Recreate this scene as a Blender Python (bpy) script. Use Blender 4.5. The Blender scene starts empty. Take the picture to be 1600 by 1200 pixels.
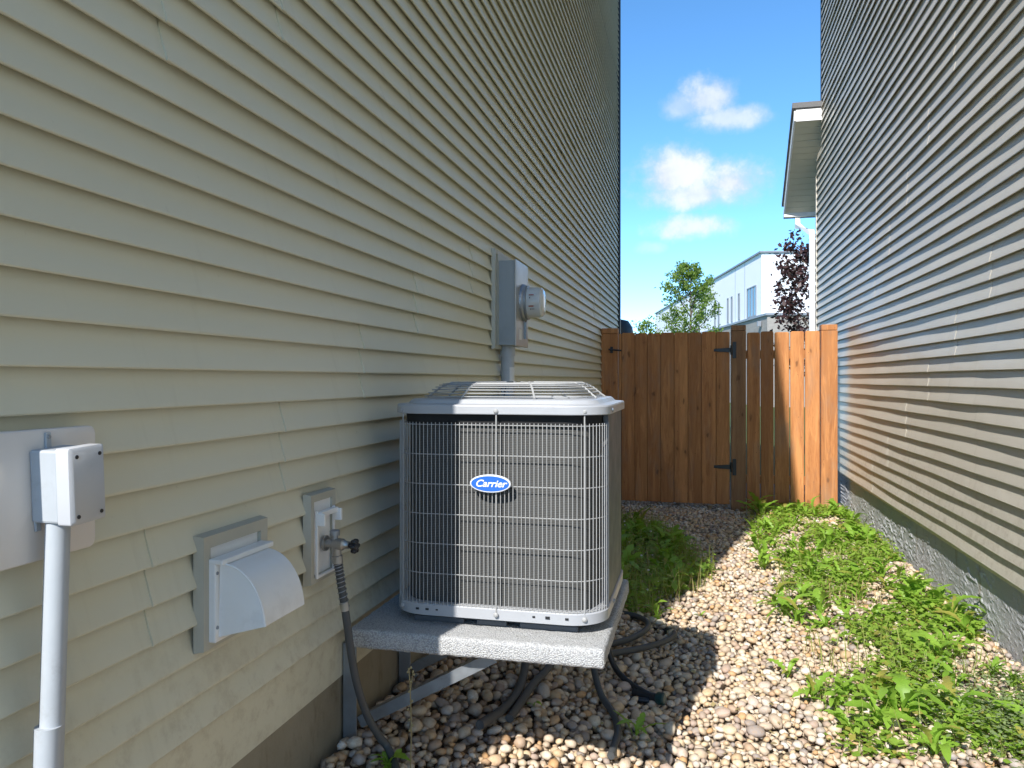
import bpy, bmesh, math, random
import numpy as np
from mathutils import Vector, Matrix, noise as mnoise
R = math.radians
scene = bpy.context.scene
col = scene.collection
random.seed(7)
rng = np.random.default_rng(7)

# ------------------------------------------------------------------ camera
cam_d = bpy.data.cameras.new('camera')
cam = bpy.data.objects.new('camera', cam_d); col.objects.link(cam)
cam_d.sensor_width = 36; cam_d.lens = 27.0
cam_d.shift_y = -7 / 1600
cam_d.clip_start = 0.02; cam_d.clip_end = 2000
CAM = Vector((0, 0, 1.40)); YAW = R(13.54)
cam.location = CAM; cam.rotation_euler = (R(90), 0, YAW)
scene.camera = cam

# ------------------------------------------------------------------ light
SUN_EL = R(40); SUN_K = 0.228                       # rays travel (SUN_K, 1) on plan
dxy = Vector((SUN_K, 1, 0)).normalized()
sun_dir = Vector((dxy.x * math.cos(SUN_EL), dxy.y * math.cos(SUN_EL), -math.sin(SUN_EL)))
sd = bpy.data.lights.new('sun', 'SUN'); sd.energy = 2.75; sd.angle = R(0.5); sd.color = (1, .965, .91)
so = bpy.data.objects.new('sun', sd); col.objects.link(so)
so.rotation_euler = sun_dir.to_track_quat('-Z', 'Y').to_euler()
so.location = (-4, -10, 14)
scene.view_settings.view_transform = 'Standard'
scene.view_settings.look = 'None'
scene.view_settings.gamma = 1
scene.view_settings.use_curve_mapping = False
scene.view_settings.exposure = 1.35

world = bpy.data.worlds.new('World'); scene.world = world
world.use_nodes = True
wn, wl = world.node_tree.nodes, world.node_tree.links
wn.clear()
w_out = wn.new('ShaderNodeOutputWorld'); w_bg = wn.new('ShaderNodeBackground')
w_bg.inputs['Strength'].default_value = 0.135
sky = wn.new('ShaderNodeTexSky'); sky.sky_type = 'NISHITA'; sky.sun_disc = False
sky.sun_elevation = SUN_EL; sky.sun_rotation = R(193.2)
sky.air_density = 0.70; sky.dust_density = 0.0; sky.ozone_density = 3.2; sky.altitude = 1800
def wmath(op, a, b=None, c=None):
    n = wn.new('ShaderNodeMath'); n.operation = op
    for i, v in enumerate((a, b, c)):
        if v is None: continue
        if isinstance(v, (int, float)): n.inputs[i].default_value = v
        else: wl.new(v, n.inputs[i])
    return n.outputs[0]
w_tc = wn.new('ShaderNodeTexCoord'); w_sep = wn.new('ShaderNodeSeparateXYZ')
wl.new(w_tc.outputs['Generated'], w_sep.inputs[0])
wx, wy, wz = w_sep.outputs
ay = wmath('MAXIMUM', wy, 0.05)
U = wmath('DIVIDE', wx, ay); V = wmath('DIVIDE', wz, ay)
def wnoise(scale, detail, rough=.55):
    n = wn.new('ShaderNodeTexNoise'); n.inputs['Scale'].default_value = scale
    n.inputs['Detail'].default_value = detail; n.inputs['Roughness'].default_value = rough
    wl.new(w_tc.outputs['Generated'], n.inputs['Vector']); return n.outputs['Fac']
def wsmooth(v, lo, hi):
    n = wn.new('ShaderNodeMapRange'); n.interpolation_type = 'SMOOTHSTEP'
    wl.new(v, n.inputs[0]); n.inputs[1].default_value = lo; n.inputs[2].default_value = hi
    return n.outputs[0]
nz1 = wmath('SUBTRACT', wnoise(11, 7, .62), .5); nz2 = wmath('SUBTRACT', wnoise(34, 7, .62), .5)
nz = wmath('ADD', wmath('MULTIPLY', nz1, 1.7), wmath('MULTIPLY', nz2, .75))
def px_uv(x, y):
    a = (x - 800) / 1200; cs, sn = math.cos(YAW), math.sin(YAW)
    X, Y = a * cs - sn, a * sn + cs
    return X / Y, (593 - y) / 1200 / Y
cloud = None
for (x, y, ax, ayy, op) in ((1068, 166, 50, 30, .5), (1110, 152, 58, 44, .8), (1146, 184, 86, 28, .7),
                            (1056, 274, 92, 58, .95), (1144, 286, 104, 54, .95), (1100, 302, 150, 36, .9),
                            (1084, 354, 98, 28, .85), (1016, 386, 30, 13, .35)):
    u, v = px_uv(x, y)
    du = wmath('MULTIPLY', wmath('SUBTRACT', U, u), 1200 / ax)
    dv = wmath('MULTIPLY', wmath('SUBTRACT', V, v), 1200 / ayy)
    d = wmath('SQRT', wmath('ADD', wmath('MULTIPLY', du, du), wmath('MULTIPLY', dv, dv)))
    m = wmath('ADD', wmath('SUBTRACT', 1.0, d), nz)
    m = wmath('MULTIPLY', wsmooth(m, .08, .85), op)
    cloud = m if cloud is None else wmath('MAXIMUM', cloud, m)
cloud = wmath('MULTIPLY', cloud, wsmooth(wy, .2, .5))
# scattered fair-weather clouds over the rest of the sky
far = wsmooth(wmath('ADD', wnoise(3.2, 8, .6), 0), .58, .72)
inview = wmath('MULTIPLY', wsmooth(wy, .75, .9), wsmooth(wz, .75, .5))
far = wmath('MULTIPLY', wmath('MULTIPLY', far, wmath('SUBTRACT', 1.0, inview)), wsmooth(wz, .03, .2))
cloud = wmath('MAXIMUM', cloud, wmath('MULTIPLY', far, .8))
hs = wn.new('ShaderNodeHueSaturation'); hs.inputs['Saturation'].default_value = 1.14
hs.inputs['Value'].default_value = 1.0; hs.inputs['Hue'].default_value = .492
wl.new(sky.outputs[0], hs.inputs['Color'])
mixc = wn.new('ShaderNodeMix'); mixc.data_type = 'RGBA'
wl.new(cloud, mixc.inputs[0]); wl.new(hs.outputs[0], mixc.inputs[6])
mixk = wn.new('ShaderNodeMix'); mixk.data_type = 'RGBA'
wl.new(wsmooth(wmath('ADD', wnoise(22, 6, .6), wmath('MULTIPLY', cloud, .35)), .5, .95), mixk.inputs[0])
mixk.inputs[6].default_value = (2.1, 2.35, 2.9, 1); mixk.inputs[7].default_value = (3.0, 3.1, 3.3, 1)
wl.new(mixk.outputs[2], mixc.inputs[7])
wl.new(mixc.outputs[2], w_bg.inputs['Color']); wl.new(w_bg.outputs[0], w_out.inputs[0])

# ------------------------------------------------------------------ materials
def mat(name, c, rough=.6, spec=.5, metal=0.0):
    m = bpy.data.materials.new(name); m.use_nodes = True
    b = m.node_tree.nodes['Principled BSDF']
    b.inputs['Base Color'].default_value = (*c, 1); b.inputs['Roughness'].default_value = rough
    b.inputs['Metallic'].default_value = metal; b.inputs['Specular IOR Level'].default_value = spec
    return m
class NT:
    def __init__(s, m):
        s.m = m; s.t = m.node_tree; s.n = s.t.nodes; s.l = s.t.links; s.b = s.n['Principled BSDF']
    def new(s, t): return s.n.new(t)
    def put(s, v, sock):
        if isinstance(v, (int, float)): sock.default_value = v
        elif isinstance(v, tuple): sock.default_value = v if len(v) == len(sock.default_value) else (*v, 1)
        else: s.l.new(v, sock)
    def math(s, op, a, b=None, c=None):
        n = s.new('ShaderNodeMath'); n.operation = op
        for i, v in enumerate((a, b, c)):
            if v is not None: s.put(v, n.inputs[i])
        return n.outputs[0]
    def coord(s, scale=(1, 1, 1), rand=True, kind='Object', rot=(0, 0, 0)):
        tc = s.new('ShaderNodeTexCoord'); v = tc.outputs[kind]
        if rand:
            oi = s.new('ShaderNodeObjectInfo'); k = s.math('MULTIPLY', oi.outputs['Random'], 57.3)
            a = s.new('ShaderNodeVectorMath'); a.operation = 'ADD'
            s.l.new(v, a.inputs[0]); s.l.new(k, a.inputs[1]); v = a.outputs[0]
        mp = s.new('ShaderNodeMapping'); mp.inputs['Scale'].default_value = scale
        mp.inputs['Rotation'].default_value = rot
        s.l.new(v, mp.inputs[0]); return mp.outputs[0]
    def noise(s, vec, scale, detail=4, rough=.55, dist=0):
        n = s.new('ShaderNodeTexNoise'); s.l.new(vec, n.inputs['Vector'])
        n.inputs['Scale'].default_value = scale; n.inputs['Detail'].default_value = detail
        n.inputs['Roughness'].default_value = rough; n.inputs['Distortion'].default_value = dist
        return n.outputs['Fac']
    def voro(s, vec, scale, feature='F1'):
        n = s.new('ShaderNodeTexVoronoi'); s.l.new(vec, n.inputs['Vector']); n.feature = feature
        n.inputs['Scale'].default_value = scale; return n.outputs['Distance']
    def ramp(s, f, stops):
        n = s.new('ShaderNodeValToRGB'); s.put(f, n.inputs[0]); e = n.color_ramp.elements
        while len(e) < len(stops): e.new(.5)
        for i, (p, c) in enumerate(stops):
            e[i].position = p; e[i].color = (*c, 1) if len(c) == 3 else c
        return n.outputs['Color']
    def rng(s, f, a, b, lo=0, hi=1, smooth=True):
        n = s.new('ShaderNodeMapRange'); s.put(f, n.inputs[0])
        if smooth: n.interpolation_type = 'SMOOTHSTEP'
        for i, v in enumerate((a, b, lo, hi)): n.inputs[i + 1].default_value = v
        return n.outputs[0]
    def mix(s, f, a, b, mode='MIX'):
        n = s.new('ShaderNodeMix'); n.data_type = 'RGBA'; n.blend_type = mode
        s.put(f, n.inputs[0]); s.put(a, n.inputs[6]); s.put(b, n.inputs[7]); return n.outputs[2]
    def base(s, v): s.put(v, s.b.inputs['Base Color'])
    def bump(s, h, strength=.3, dist=.01, prev=None):
        n = s.new('ShaderNodeBump'); n.inputs['Strength'].default_value = strength
        n.inputs['Distance'].default_value = dist; s.l.new(h, n.inputs['Height'])
        if prev is not None: s.l.new(prev, n.inputs['Normal'])
        s.l.new(n.outputs[0], s.b.inputs['Normal']); return n.outputs[0]
    def rand(s):
        return s.new('ShaderNodeObjectInfo').outputs['Random']

def siding_mat(name, c, c2, dirt, rough=.5, spec=.3):
    m = mat(name, c, rough, spec); t = NT(m)
    v = t.coord((1, .12, 1))
    g = t.noise(v, 190, 5, .6, .6)
    big = t.noise(t.coord((1, .6, 1), rand=False), 1.7, 3)
    spots = t.rng(t.noise(t.coord((1, 1, 1)), 26, 6, .7), .66, .8)
    cc = t.mix(big, c, c2)
    cc = t.mix(t.math('MULTIPLY', t.rand(), .14), cc, (c[0] * .8, c[1] * .8, c[2] * .8))
    cc = t.mix(t.math('MULTIPLY', spots, dirt), cc, (.16, .12, .07))
    streak = t.rng(t.noise(t.coord((1, 5, .25), rand=False), 2.2, 5, .65), .56, .75, 0, .22)
    cc = t.mix(streak, cc, (c[0] * .62, c[1] * .6, c[2] * .55))
    gs = t.new('ShaderNodeNewGeometry'); sx = t.new('ShaderNodeSeparateXYZ'); t.l.new(gs.outputs['Position'], sx.inputs[0])
    spl = t.math('MULTIPLY', t.rng(sx.outputs[2], 1.05, .55), t.rng(t.noise(t.coord((1, 1, 1), rand=False), 16, 7, .75), .45, .7))
    cc = t.mix(t.math('MULTIPLY', spl, .38), cc, (.30, .24, .16))
    t.base(cc)
    t.put(t.rng(big, .2, .8, rough - .04, rough + .06), t.b.inputs['Roughness'])
    soft = t.noise(t.coord((1, .5, 1)), 5, 2)
    b1 = t.bump(g, .22, .0012); t.bump(soft, .25, .02, b1)
    return m
M = {}
M['siding_l'] = siding_mat('khaki_vinyl', (.635, .618, .485), (.675, .658, .53), .3)
M['siding_r'] = siding_mat('taupe_vinyl', (.61, .56, .475), (.645, .595, .51), .25, .42, .42)
M['trim_l'] = mat('taupe_trim', (.45, .44, .365), .5)
t = NT(M['trim_l']); t.base(t.mix(t.noise(t.coord(), 14, 5), (.42, .41, .34), (.49, .475, .40)))
M['dark_trim'] = mat('dark_metal_trim', (.022, .025, .032), .4)
def plain(name, c, rough, var=.12, scale=20, spec=.5, bump=.05, metal=0.0, dirt=None):
    m = mat(name, c, rough, spec, metal); t = NT(m)
    n = t.noise(t.coord(), scale, 5, .6)
    cc = t.mix(n, tuple(x * (1 - var) for x in c), tuple(min(x * (1 + var), .95) for x in c))
    if dirt:
        d = t.rng(t.noise(t.coord(), scale * .45, 7, .72), .56, .72)
        cc = t.mix(t.math('MULTIPLY', d, dirt), cc, (.13, .1, .065))
    t.base(cc); t.put(t.rng(n, .3, .7, rough - .06, rough + .08), t.b.inputs['Roughness'])
    if bump: t.bump(n, bump, .003)
    return m
M['white_plastic'] = plain('white_plastic', (.84, .84, .82), .4, .05, 12, dirt=.12)
M['white_paint'] = plain('white_paint', (.82, .82, .82), .45, .04, 10)
M['cover_grey'] = plain('pale_grey_cover', (.50, .51, .53), .45, .05, 12, dirt=.1)
M['cream_plate'] = plain('pale_plate', (.72, .68, .64), .5, .04, 7)
M['ac_paint'] = plain('grey_enamel', (.39, .40, .42), .38, .05, 12, dirt=.22)
M['ac_panel'] = plain('grey_side_panel', (.10, .108, .12), .5, .05, 12, spec=.3)
M['wire'] = plain('light_grey_wire', (.36, .36, .355), .5, .06, 30, bump=0)
M['black'] = plain('black_plastic', (.018, .018, .02), .42, .3, 40)
M['void'] = plain('dark_inside', (.012, .012, .013), .8, .2, 10)  # near-black colour standing in for shade inside the air conditioner
M['steel'] = plain('galvanised_steel', (.33, .35, .37), .42, .18, 30, metal=.65, dirt=.35)
M['box_grey'] = plain('grey_metal_box', (.34, .37, .385), .42, .06, 14, dirt=.15)
M['meter_face'] = plain('brushed_cover', (.42, .43, .43), .34, .04, 6, metal=.5, bump=.02)
M['pvc_grey'] = plain('grey_pvc', (.42, .45, .48), .42, .08, 18, dirt=.2)
M['hose'] = plain('grey_rubber_hose', (.07, .073, .074), .6, .25, 40, dirt=.25)
M['hose_black'] = plain('black_rubber', (.02, .02, .021), .5, .3, 40)
M['foam'] = plain('pipe_foam', (.09, .088, .085), .8, .3, 60)
M['hardware'] = plain('black_iron', (.014, .013, .014), .38, .3, 30)
M['brass'] = plain('dull_chromed_brass', (.42, .41, .38), .36, .2, 60, metal=.8, dirt=.3)
M['teal'] = plain('dark_teal_plastic', (.01, .05, .05), .35, .2, 30)
M['red_print'] = plain('red_print', (.35, .06, .04), .6, .1, 30)
M['black_print'] = plain('black_print', (.03, .03, .03), .6, .1, 30)
M['paper'] = plain('label_paper', (.70, .70, .69), .6, .05, 30)
M['badge'] = plain('blue_badge', (.025, .13, .62), .3, .05, 20, bump=0)
M['badge_rim'] = plain('silver_badge_rim', (.72, .74, .78), .35, .05, 20, bump=0)
M['shingle'] = plain('grey_shingle', (.16, .16, .165), .9, .3, 90, bump=.4)
M['soffit'] = plain('cream_soffit', (.66, .63, .50), .5, .05, 8)
M['bin'] = plain('black_bin_plastic', (.02, .022, .028), .45, .2, 14)
# meter glass
mg = mat('meter_glass', (.85, .86, .84), .08, .5); t = NT(mg)
t.b.inputs['Transmission Weight'].default_value = .35; t.b.inputs['IOR'].default_value = 1.3
M['meter_glass'] = mg
# cedar
def cedar(name, c1, c2, c3):
    m = mat(name, c1, .62, .3); t = NT(m)
    v = t.coord((9, 9, .55)); g = t.noise(v, 9, 6, .65, 1.6)
    v2 = t.coord((5, 5, .25)); g2 = t.noise(v2, 3, 3, .5, .6)
    cc = t.ramp(g, [(.28, c3), (.47, c1), (.68, c2)])
    cc = t.mix(t.rng(g2, .35, .7, 0, .5), cc, tuple(min(x * 1.3, .9) for x in c2))
    cc = t.mix(t.rng(t.rand(), 0, 1, 0, .6, False), cc, tuple(x * .6 for x in c1))
    kn = t.new('ShaderNodeTexNoise'); kn.inputs['Scale'].default_value = 2.2; kn.inputs['Detail'].default_value = 2
    kc = t.coord((8.5, 3, 3.6)); t.l.new(kc, kn.inputs['Vector'])
    kx = t.new('ShaderNodeVectorMath'); kx.operation = 'MULTIPLY_ADD'; t.l.new(kn.outputs['Color'], kx.inputs[0]); kx.inputs[1].default_value = (.5, .5, .5); t.l.new(kc, kx.inputs[2])
    kd = t.voro(kx.outputs[0], 1.0)
    knot = t.rng(kd, .15, .06); halo = t.rng(kd, .42, .12)
    cc = t.mix(t.math('MULTIPLY', halo, .28), cc, tuple(x * .62 for x in c1))
    sw = t.rng(t.noise(t.coord((6, 6, .55)), 2.4, 4, .6, 1.2), .5, .66)
    cc = t.mix(t.math('MULTIPLY', sw, .35), cc, tuple(min(x * 1.45, .9) for x in c2))
    cc = t.mix(t.math('MULTIPLY', knot, .6), cc, (.09, .035, .016))
    nails = t.rng(t.voro(t.coord((22, 22, 9)), 1.0), .06, .045)
    cc = t.mix(t.math('MULTIPLY', nails, .8), cc, (.03, .02, .015))
    grey = t.rng(t.noise(t.coord((3, 3, .8)), 2.0, 5, .6), .52, .75, 0, .38)
    cc = t.mix(grey, cc, (.24, .19, .15))
    t.base(cc); b1 = t.bump(g, .35, .003); t.bump(knot, .25, .003, b1)
    return m
M['cedar'] = cedar('stained_cedar', (.45, .178, .060), (.54, .25, .092), (.28, .095, .028))
M['cedar_old'] = cedar('brown_post_wood', (.29, .14, .065), (.35, .19, .09), (.17, .08, .036))
# concrete things
m = mat('rough_pad_concrete', (.35, .35, .35), .9, .2); t = NT(m)
vv = t.voro(t.coord((1, 1, 1), rand=False), 230); nn = t.noise(t.coord(rand=False), 9, 6, .65); fine = t.noise(t.coord(rand=False), 320, 3, .7)
cc = t.mix(nn, (.45, .45, .45), (.62, .62, .605)); cc = t.mix(t.rng(vv, .25, .75), t.mix(fine, cc, (.64, .64, .62)), t.mix(t.rng(t.noise(t.coord(rand=False), 4, 6, .7), .5, .68), (.38, .38, .385), (.27, .265, .25)))
t.base(cc); b1 = t.bump(vv, .9, .004); t.bump(fine, .6, .003, b1); M['pad'] = m
m = mat('stained_foundation', (.2, .17, .12), .9, .2); t = NT(m)
a = t.noise(t.coord(rand=False), 3.0, 7, .65); b = t.noise(t.coord((1, 1, .4), rand=False), 14, 6, .7); cr = t.voro(t.coord(rand=False), 30)
cc = t.mix(a, (.21, .185, .13), (.37, .335, .26)); cc = t.mix(t.rng(b, .5, .75, 0, .6), cc, (.14, .105, .06))
t.base(cc); b1 = t.bump(b, .4, .01); t.bump(t.noise(t.coord(rand=False), 90, 4), .3, .004, b1); M['found_l'] = m
m = mat('grey_parging', (.3, .3, .31), .92, .2); t = NT(m)
a = t.noise(t.coord(rand=False), 5, 6, .6); f2 = t.noise(t.coord(rand=False), 120, 5, .7)
cc = t.mix(a, (.38, .385, .395), (.50, .50, .51)); cc = t.mix(t.rng(t.noise(t.coord((1, 3, .5), rand=False), 4, 5), .6, .72, 0, .6), cc, (.25, .21, .15))
t.base(cc); t.bump(f2, .8, .006); M['parging'] = m
m = mat('soil', (.06, .048, .036), .95, .2); t = NT(m)
t.base(t.mix(t.noise(t.coord(rand=False), 8, 6), (.13, .10, .07), (.24, .19, .135))); t.bump(t.noise(t.coord(rand=False), 60, 5), .8, .02); M['soil'] = m
m = mat('lawn', (.06, .1, .03), .9, .2); t = NT(m)
t.base(t.mix(t.noise(t.coord(rand=False), 3, 6), (.05, .09, .025), (.10, .13, .04))); t.bump(t.noise(t.coord(rand=False), 40, 5), .8, .03); M['lawn'] = m
# pebbles
def pebble_mat(name, island):
    m = mat(name, (.4, .3, .2), .55, .35); t = NT(m)
    r = t.new('ShaderNodeNewGeometry').outputs['Random Per Island'] if island else t.rand()
    cc = t.ramp(r, [(0, (.56, .49, .38)), (.13, (.66, .53, .36)), (.27, (.52, .37, .22)), (.40, (.72, .64, .52)),
                    (.52, (.44, .34, .25)), (.62, (.62, .50, .37)), (.72, (.34, .31, .29)), (.80, (.56, .33, .15)),
                    (.86, (.72, .68, .60)), (.93, (.46, .34, .27)), (1, (.27, .25, .235))])
    k = t.math('MULTIPLY', r, 91.7)
    tc = t.new('ShaderNodeTexCoord'); ad = t.new('ShaderNodeVectorMath'); ad.operation = 'ADD'
    t.l.new(tc.outputs['Object'], ad.inputs[0]); t.l.new(k, ad.inputs[1])
    n = t.noise(ad.outputs[0], 46 if island else 1.6, 5, .62, .8)
    cc = t.mix(t.rng(n, .40, .70, 0, .7), cc, t.mix(.55, cc, (.42, .25, .11)))
    n2 = t.noise(ad.outputs[0], 260 if island else 8, 3, .7)
    cc = t.mix(t.rng(n2, .5, .75, 0, .35), cc, (.24, .19, .15))
    t.base(cc); t.bump(n2, .12, .003 if island else .05)
    t.put(t.rng(r, 0, 1, .42, .68, False), t.b.inputs['Roughness'])
    return m
M['pebble'] = pebble_mat('river_pebble', False); M['pebbles'] = pebble_mat('river_pebbles', True)
# foliage
def leaf_mat(name, c1, c2, island=False, transl=.35, rough=.45, yellow=False):
    m = mat(name, c1, rough, .4); t = NT(m)
    r = t.new('ShaderNodeNewGeometry').outputs['Random Per Island'] if island else t.rand()
    n = t.noise(t.coord(), 18, 3)
    cc = t.mix(t.math('MULTIPLY', t.math('ADD', r, n), .5), c1, c2)
    if yellow: cc = t.mix(t.math('MULTIPLY', t.rng(r, .9, .95), .75), cc, (.36, .27, .07))
    t.base(cc)
    tr = t.new('ShaderNodeBsdfTranslucent')
    t.l.new(t.mix(.5, cc, (c2[0] * 1.5, c2[1] * 1.7, c2[2] * .8)), tr.inputs['Color'])
    mx = t.new('ShaderNodeMixShader'); mx.inputs[0].default_value = transl
    t.l.new(t.b.outputs[0], mx.inputs[1]); t.l.new(tr.outputs[0], mx.inputs[2])
    out = [n for n in t.n if n.type == 'OUTPUT_MATERIAL'][0]; t.l.new(mx.outputs[0], out.inputs[0])
    return m
M['dandelion'] = leaf_mat('dandelion_leaf', (.16, .31, .03), (.32, .49, .07), yellow=True)
M['cover'] = leaf_mat('small_weed_leaf', (.16, .29, .03), (.34, .47, .08), True, yellow=True)
M['grass'] = leaf_mat('grass_blade', (.17, .25, .035), (.37, .40, .12), True)
M['dry'] = leaf_mat('dry_stem', (.36, .27, .12), (.46, .38, .20), True, .2)
M['tree_leaf'] = leaf_mat('green_tree_leaf', (.12, .20, .035), (.24, .34, .075), True, .45)
M['purple_leaf'] = leaf_mat('purple_tree_leaf', (.045, .022, .024), (.085, .042, .042), True, .25)
M['bark'] = plain('bark', (.12, .095, .07), .9, .3, 30, bump=.4)
M['flower'] = plain('white_flower', (.75, .75, .70), .6, .05, 20)
# far building
M['stucco'] = plain('white_cladding', (.80, .81, .82), .7, .03, 1.5)
M['cap'] = plain('grey_metal_cap', (.23, .25, .28), .5, .1, 3)
M['glass'] = plain('window_glass', (.10, .19, .25), .08, .1, .8, bump=0)
m = mat('stone_cladding', (.3, .28, .26), .9, .2); t = NT(m)
br = t.new('ShaderNodeTexBrick'); t.l.new(t.coord(rand=False, rot=(R(90), 0, R(11.3))), br.inputs['Vector'])
br.inputs['Scale'].default_value = 1.6; br.inputs['Color1'].default_value = (.30, .275, .25, 1); br.inputs['Color2'].default_value = (.22, .205, .19, 1)
br.inputs['Mortar'].default_value = (.2, .19, .18, 1); br.inputs['Mortar Size'].default_value = .012
t.base(t.mix(t.noise(t.coord(rand=False), 3, 6, .7), br.outputs['Color'], (.38, .35, .31))); M['stone_clad'] = m

# ------------------------------------------------------------------ mesh helpers
def wloc(o):
    v = Vector((0, 0, 0))
    while o is not None:
        v += o.location; o = o.parent
    return v
class MB:
    def __init__(s): s.v = []; s.f = []
    def add(s, vs, fs):
        k = len(s.v); s.v += [tuple(p) for p in vs]; s.f += [tuple(i + k for i in f) for f in fs]; return s
    def box(s, x0, x1, y0, y1, z0, z1):
        vs = [(x, y, z) for z in (z0, z1) for y in (y0, y1) for x in (x0, x1)]
        return s.add(vs, [(0, 2, 3, 1), (4, 5, 7, 6), (0, 1, 5, 4), (2, 6, 7, 3), (0, 4, 6, 2), (1, 3, 7, 5)])
    def bar(s, a, b, w, h, up=(0, 0, 1)):
        a, b = Vector(a), Vector(b); d = (b - a).normalized(); u = Vector(up)
        sx = d.cross(u).normalized(); u = sx.cross(d)
        vs = [p + sx * i * w / 2 + u * j * h / 2 for p in (a, b) for i, j in ((-1, -1), (1, -1), (1, 1), (-1, 1))]
        return s.add(vs, [(0, 1, 2, 3), (7, 6, 5, 4), (0, 4, 5, 1), (1, 5, 6, 2), (2, 6, 7, 3), (3, 7, 4, 0)])
    def tube(s, pts, r, n=8, closed=False, caps=True):
        pts = [Vector(p) for p in pts]; m = len(pts); rs = r if isinstance(r, (list, tuple)) else [r] * m
        prev = None; vs = []
        for i, p in enumerate(pts):
            if closed: d = pts[(i + 1) % m] - pts[i - 1]
            else: d = pts[min(i + 1, m - 1)] - pts[max(i - 1, 0)]
            d = d.normalized() if d.length > 1e-9 else Vector((0, 0, 1))
            if prev is None:
                prev = d.orthogonal().normalized()
            prev = prev - d * prev.dot(d)
            prev = prev.normalized() if prev.length > 1e-6 else d.orthogonal().normalized()
            b = d.cross(prev)
            for k in range(n):
                a = 2 * math.pi * k / n
                vs.append(p + (prev * math.cos(a) + b * math.sin(a)) * rs[i])
        fs = []
        for i in range(m if closed else m - 1):
            j = (i + 1) % m
            for k in range(n):
                k2 = (k + 1) % n
                fs.append((i * n + k, i * n + k2, j * n + k2, j * n + k))
        if caps and not closed:
            fs.append(tuple(reversed(range(n)))); fs.append(tuple((m - 1) * n + k for k in range(n)))
        return s.add(vs, fs)
    def lathe(s, origin, axis, prof, n=24):
        o = Vector(origin); ax = Vector(axis).normalized(); e = ax.orthogonal().normalized(); b = ax.cross(e)
        vs = []
        for (h, r) in prof:
            for k in range(n):
                a = 2 * math.pi * k / n
                vs.append(o + ax * h + (e * math.cos(a) + b * math.sin(a)) * r)
        fs = []
        for i in range(len(prof) - 1):
            for k in range(n):
                k2 = (k + 1) % n; fs.append((i * n + k, i * n + k2, (i + 1) * n + k2, (i + 1) * n + k))
        fs.append(tuple(reversed(range(n)))); fs.append(tuple((len(prof) - 1) * n + k for k in range(n)))
        return s.add(vs, fs)
    def loops(s, loops, closed_ends=(False, False)):
        n = len(loops[0]); vs = [p for l in loops for p in l]; fs = []
        for i in range(len(loops) - 1):
            for k in range(n):
                k2 = (k + 1) % n; fs.append((i * n + k, i * n + k2, (i + 1) * n + k2, (i + 1) * n + k))
        if closed_ends[0]: fs.append(tuple(reversed(range(n))))
        if closed_ends[1]: fs.append(tuple((len(loops) - 1) * n + k for k in range(n)))
        return s.add(vs, fs)
    def build(s, name, m, parent=None, bevel=0, smooth=False, kind=None, seg=2, rot=None, ang=38):
        off = wloc(parent) if parent is not None else Vector((0, 0, 0))
        me = bpy.data.meshes.new(name)
        vs = s.v
        if rot: vs = [tuple(rot[0] @ (Vector(p) - rot[1]) + rot[1]) for p in vs]
        me.from_pydata([(p[0] - off.x, p[1] - off.y, p[2] - off.z) for p in vs], [], s.f)
        bm = bmesh.new(); bm.from_mesh(me)
        bmesh.ops.recalc_face_normals(bm, faces=bm.faces)
        if bevel:
            es = [e for e in bm.edges if len(e.link_faces) == 2 and e.calc_face_angle(0) > R(35)]
            bmesh.ops.bevel(bm, geom=es, offset=bevel, segments=seg, affect='EDGES', profile=.5, clamp_overlap=True)
        if smooth:
            for f in bm.faces: f.smooth = True
            for e in bm.edges:
                if len(e.link_faces) == 2 and e.calc_face_angle(0) > R(ang): e.smooth = False
        bm.to_mesh(me); bm.free()
        me.materials.append(m)
        o = bpy.data.objects.new(name, me); col.objects.link(o)
        if parent is not None: o.parent = parent
        if kind: o['kind'] = kind
        return o
def tag(o, label, cat, group=None, kind=None):
    o['label'] = label; o['category'] = cat
    if group: o['group'] = group
    if kind: o['kind'] = kind
    return o
def thing(name, label, cat, loc=(0, 0, 0), group=None):
    o = bpy.data.objects.new(name, None); col.objects.link(o); o.location = loc; o.empty_display_size = .1
    return tag(o, label, cat, group)
def place(me, name, parent, loc, rot=None, scale=(1, 1, 1)):
    o = bpy.data.objects.new(name, me); col.objects.link(o)
    if parent is not None: o.parent = parent
    o.location = loc
    if rot is not None: o.rotation_euler = rot
    o.scale = scale
    return o
def fast_mesh(name, verts, faces, m, smooth=True):
    me = bpy.data.meshes.new(name); nv, nf = len(verts), len(faces); k = faces.shape[1]
    me.vertices.add(nv); me.vertices.foreach_set('co', np.asarray(verts, np.float32).ravel())
    me.loops.add(nf * k); me.loops.foreach_set('vertex_index', faces.astype(np.int32).ravel())
    me.polygons.add(nf); me.polygons.foreach_set('loop_start', np.arange(0, nf * k, k, dtype=np.int32))
    me.polygons.foreach_set('loop_total', np.full(nf, k, np.int32))
    if smooth: me.polygons.foreach_set('use_smooth', np.ones(nf, bool))
    me.update(calc_edges=True); me.validate(); me.materials.append(m); return me
def bez(p, n=10):          # Catmull-Rom through points
    P = [Vector(q) for q in p]; P = [P[0] * 2 - P[1]] + P + [P[-1] * 2 - P[-2]]; out = []
    for i in range(1, len(P) - 2):
        for k in range(n):
            t = k / n; a, b, c, d = P[i - 1], P[i], P[i + 1], P[i + 2]
            out.append(.5 * (2 * b + (c - a) * t + (2 * a - 5 * b + 4 * c - d) * t * t + (3 * b - a - 3 * c + d) * t ** 3))
    out.append(P[-2]); return out
def sstep(a, b, x):
    t = min(max((x - a) / (b - a), 0), 1); return t * t * (3 - 2 * t)

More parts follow.
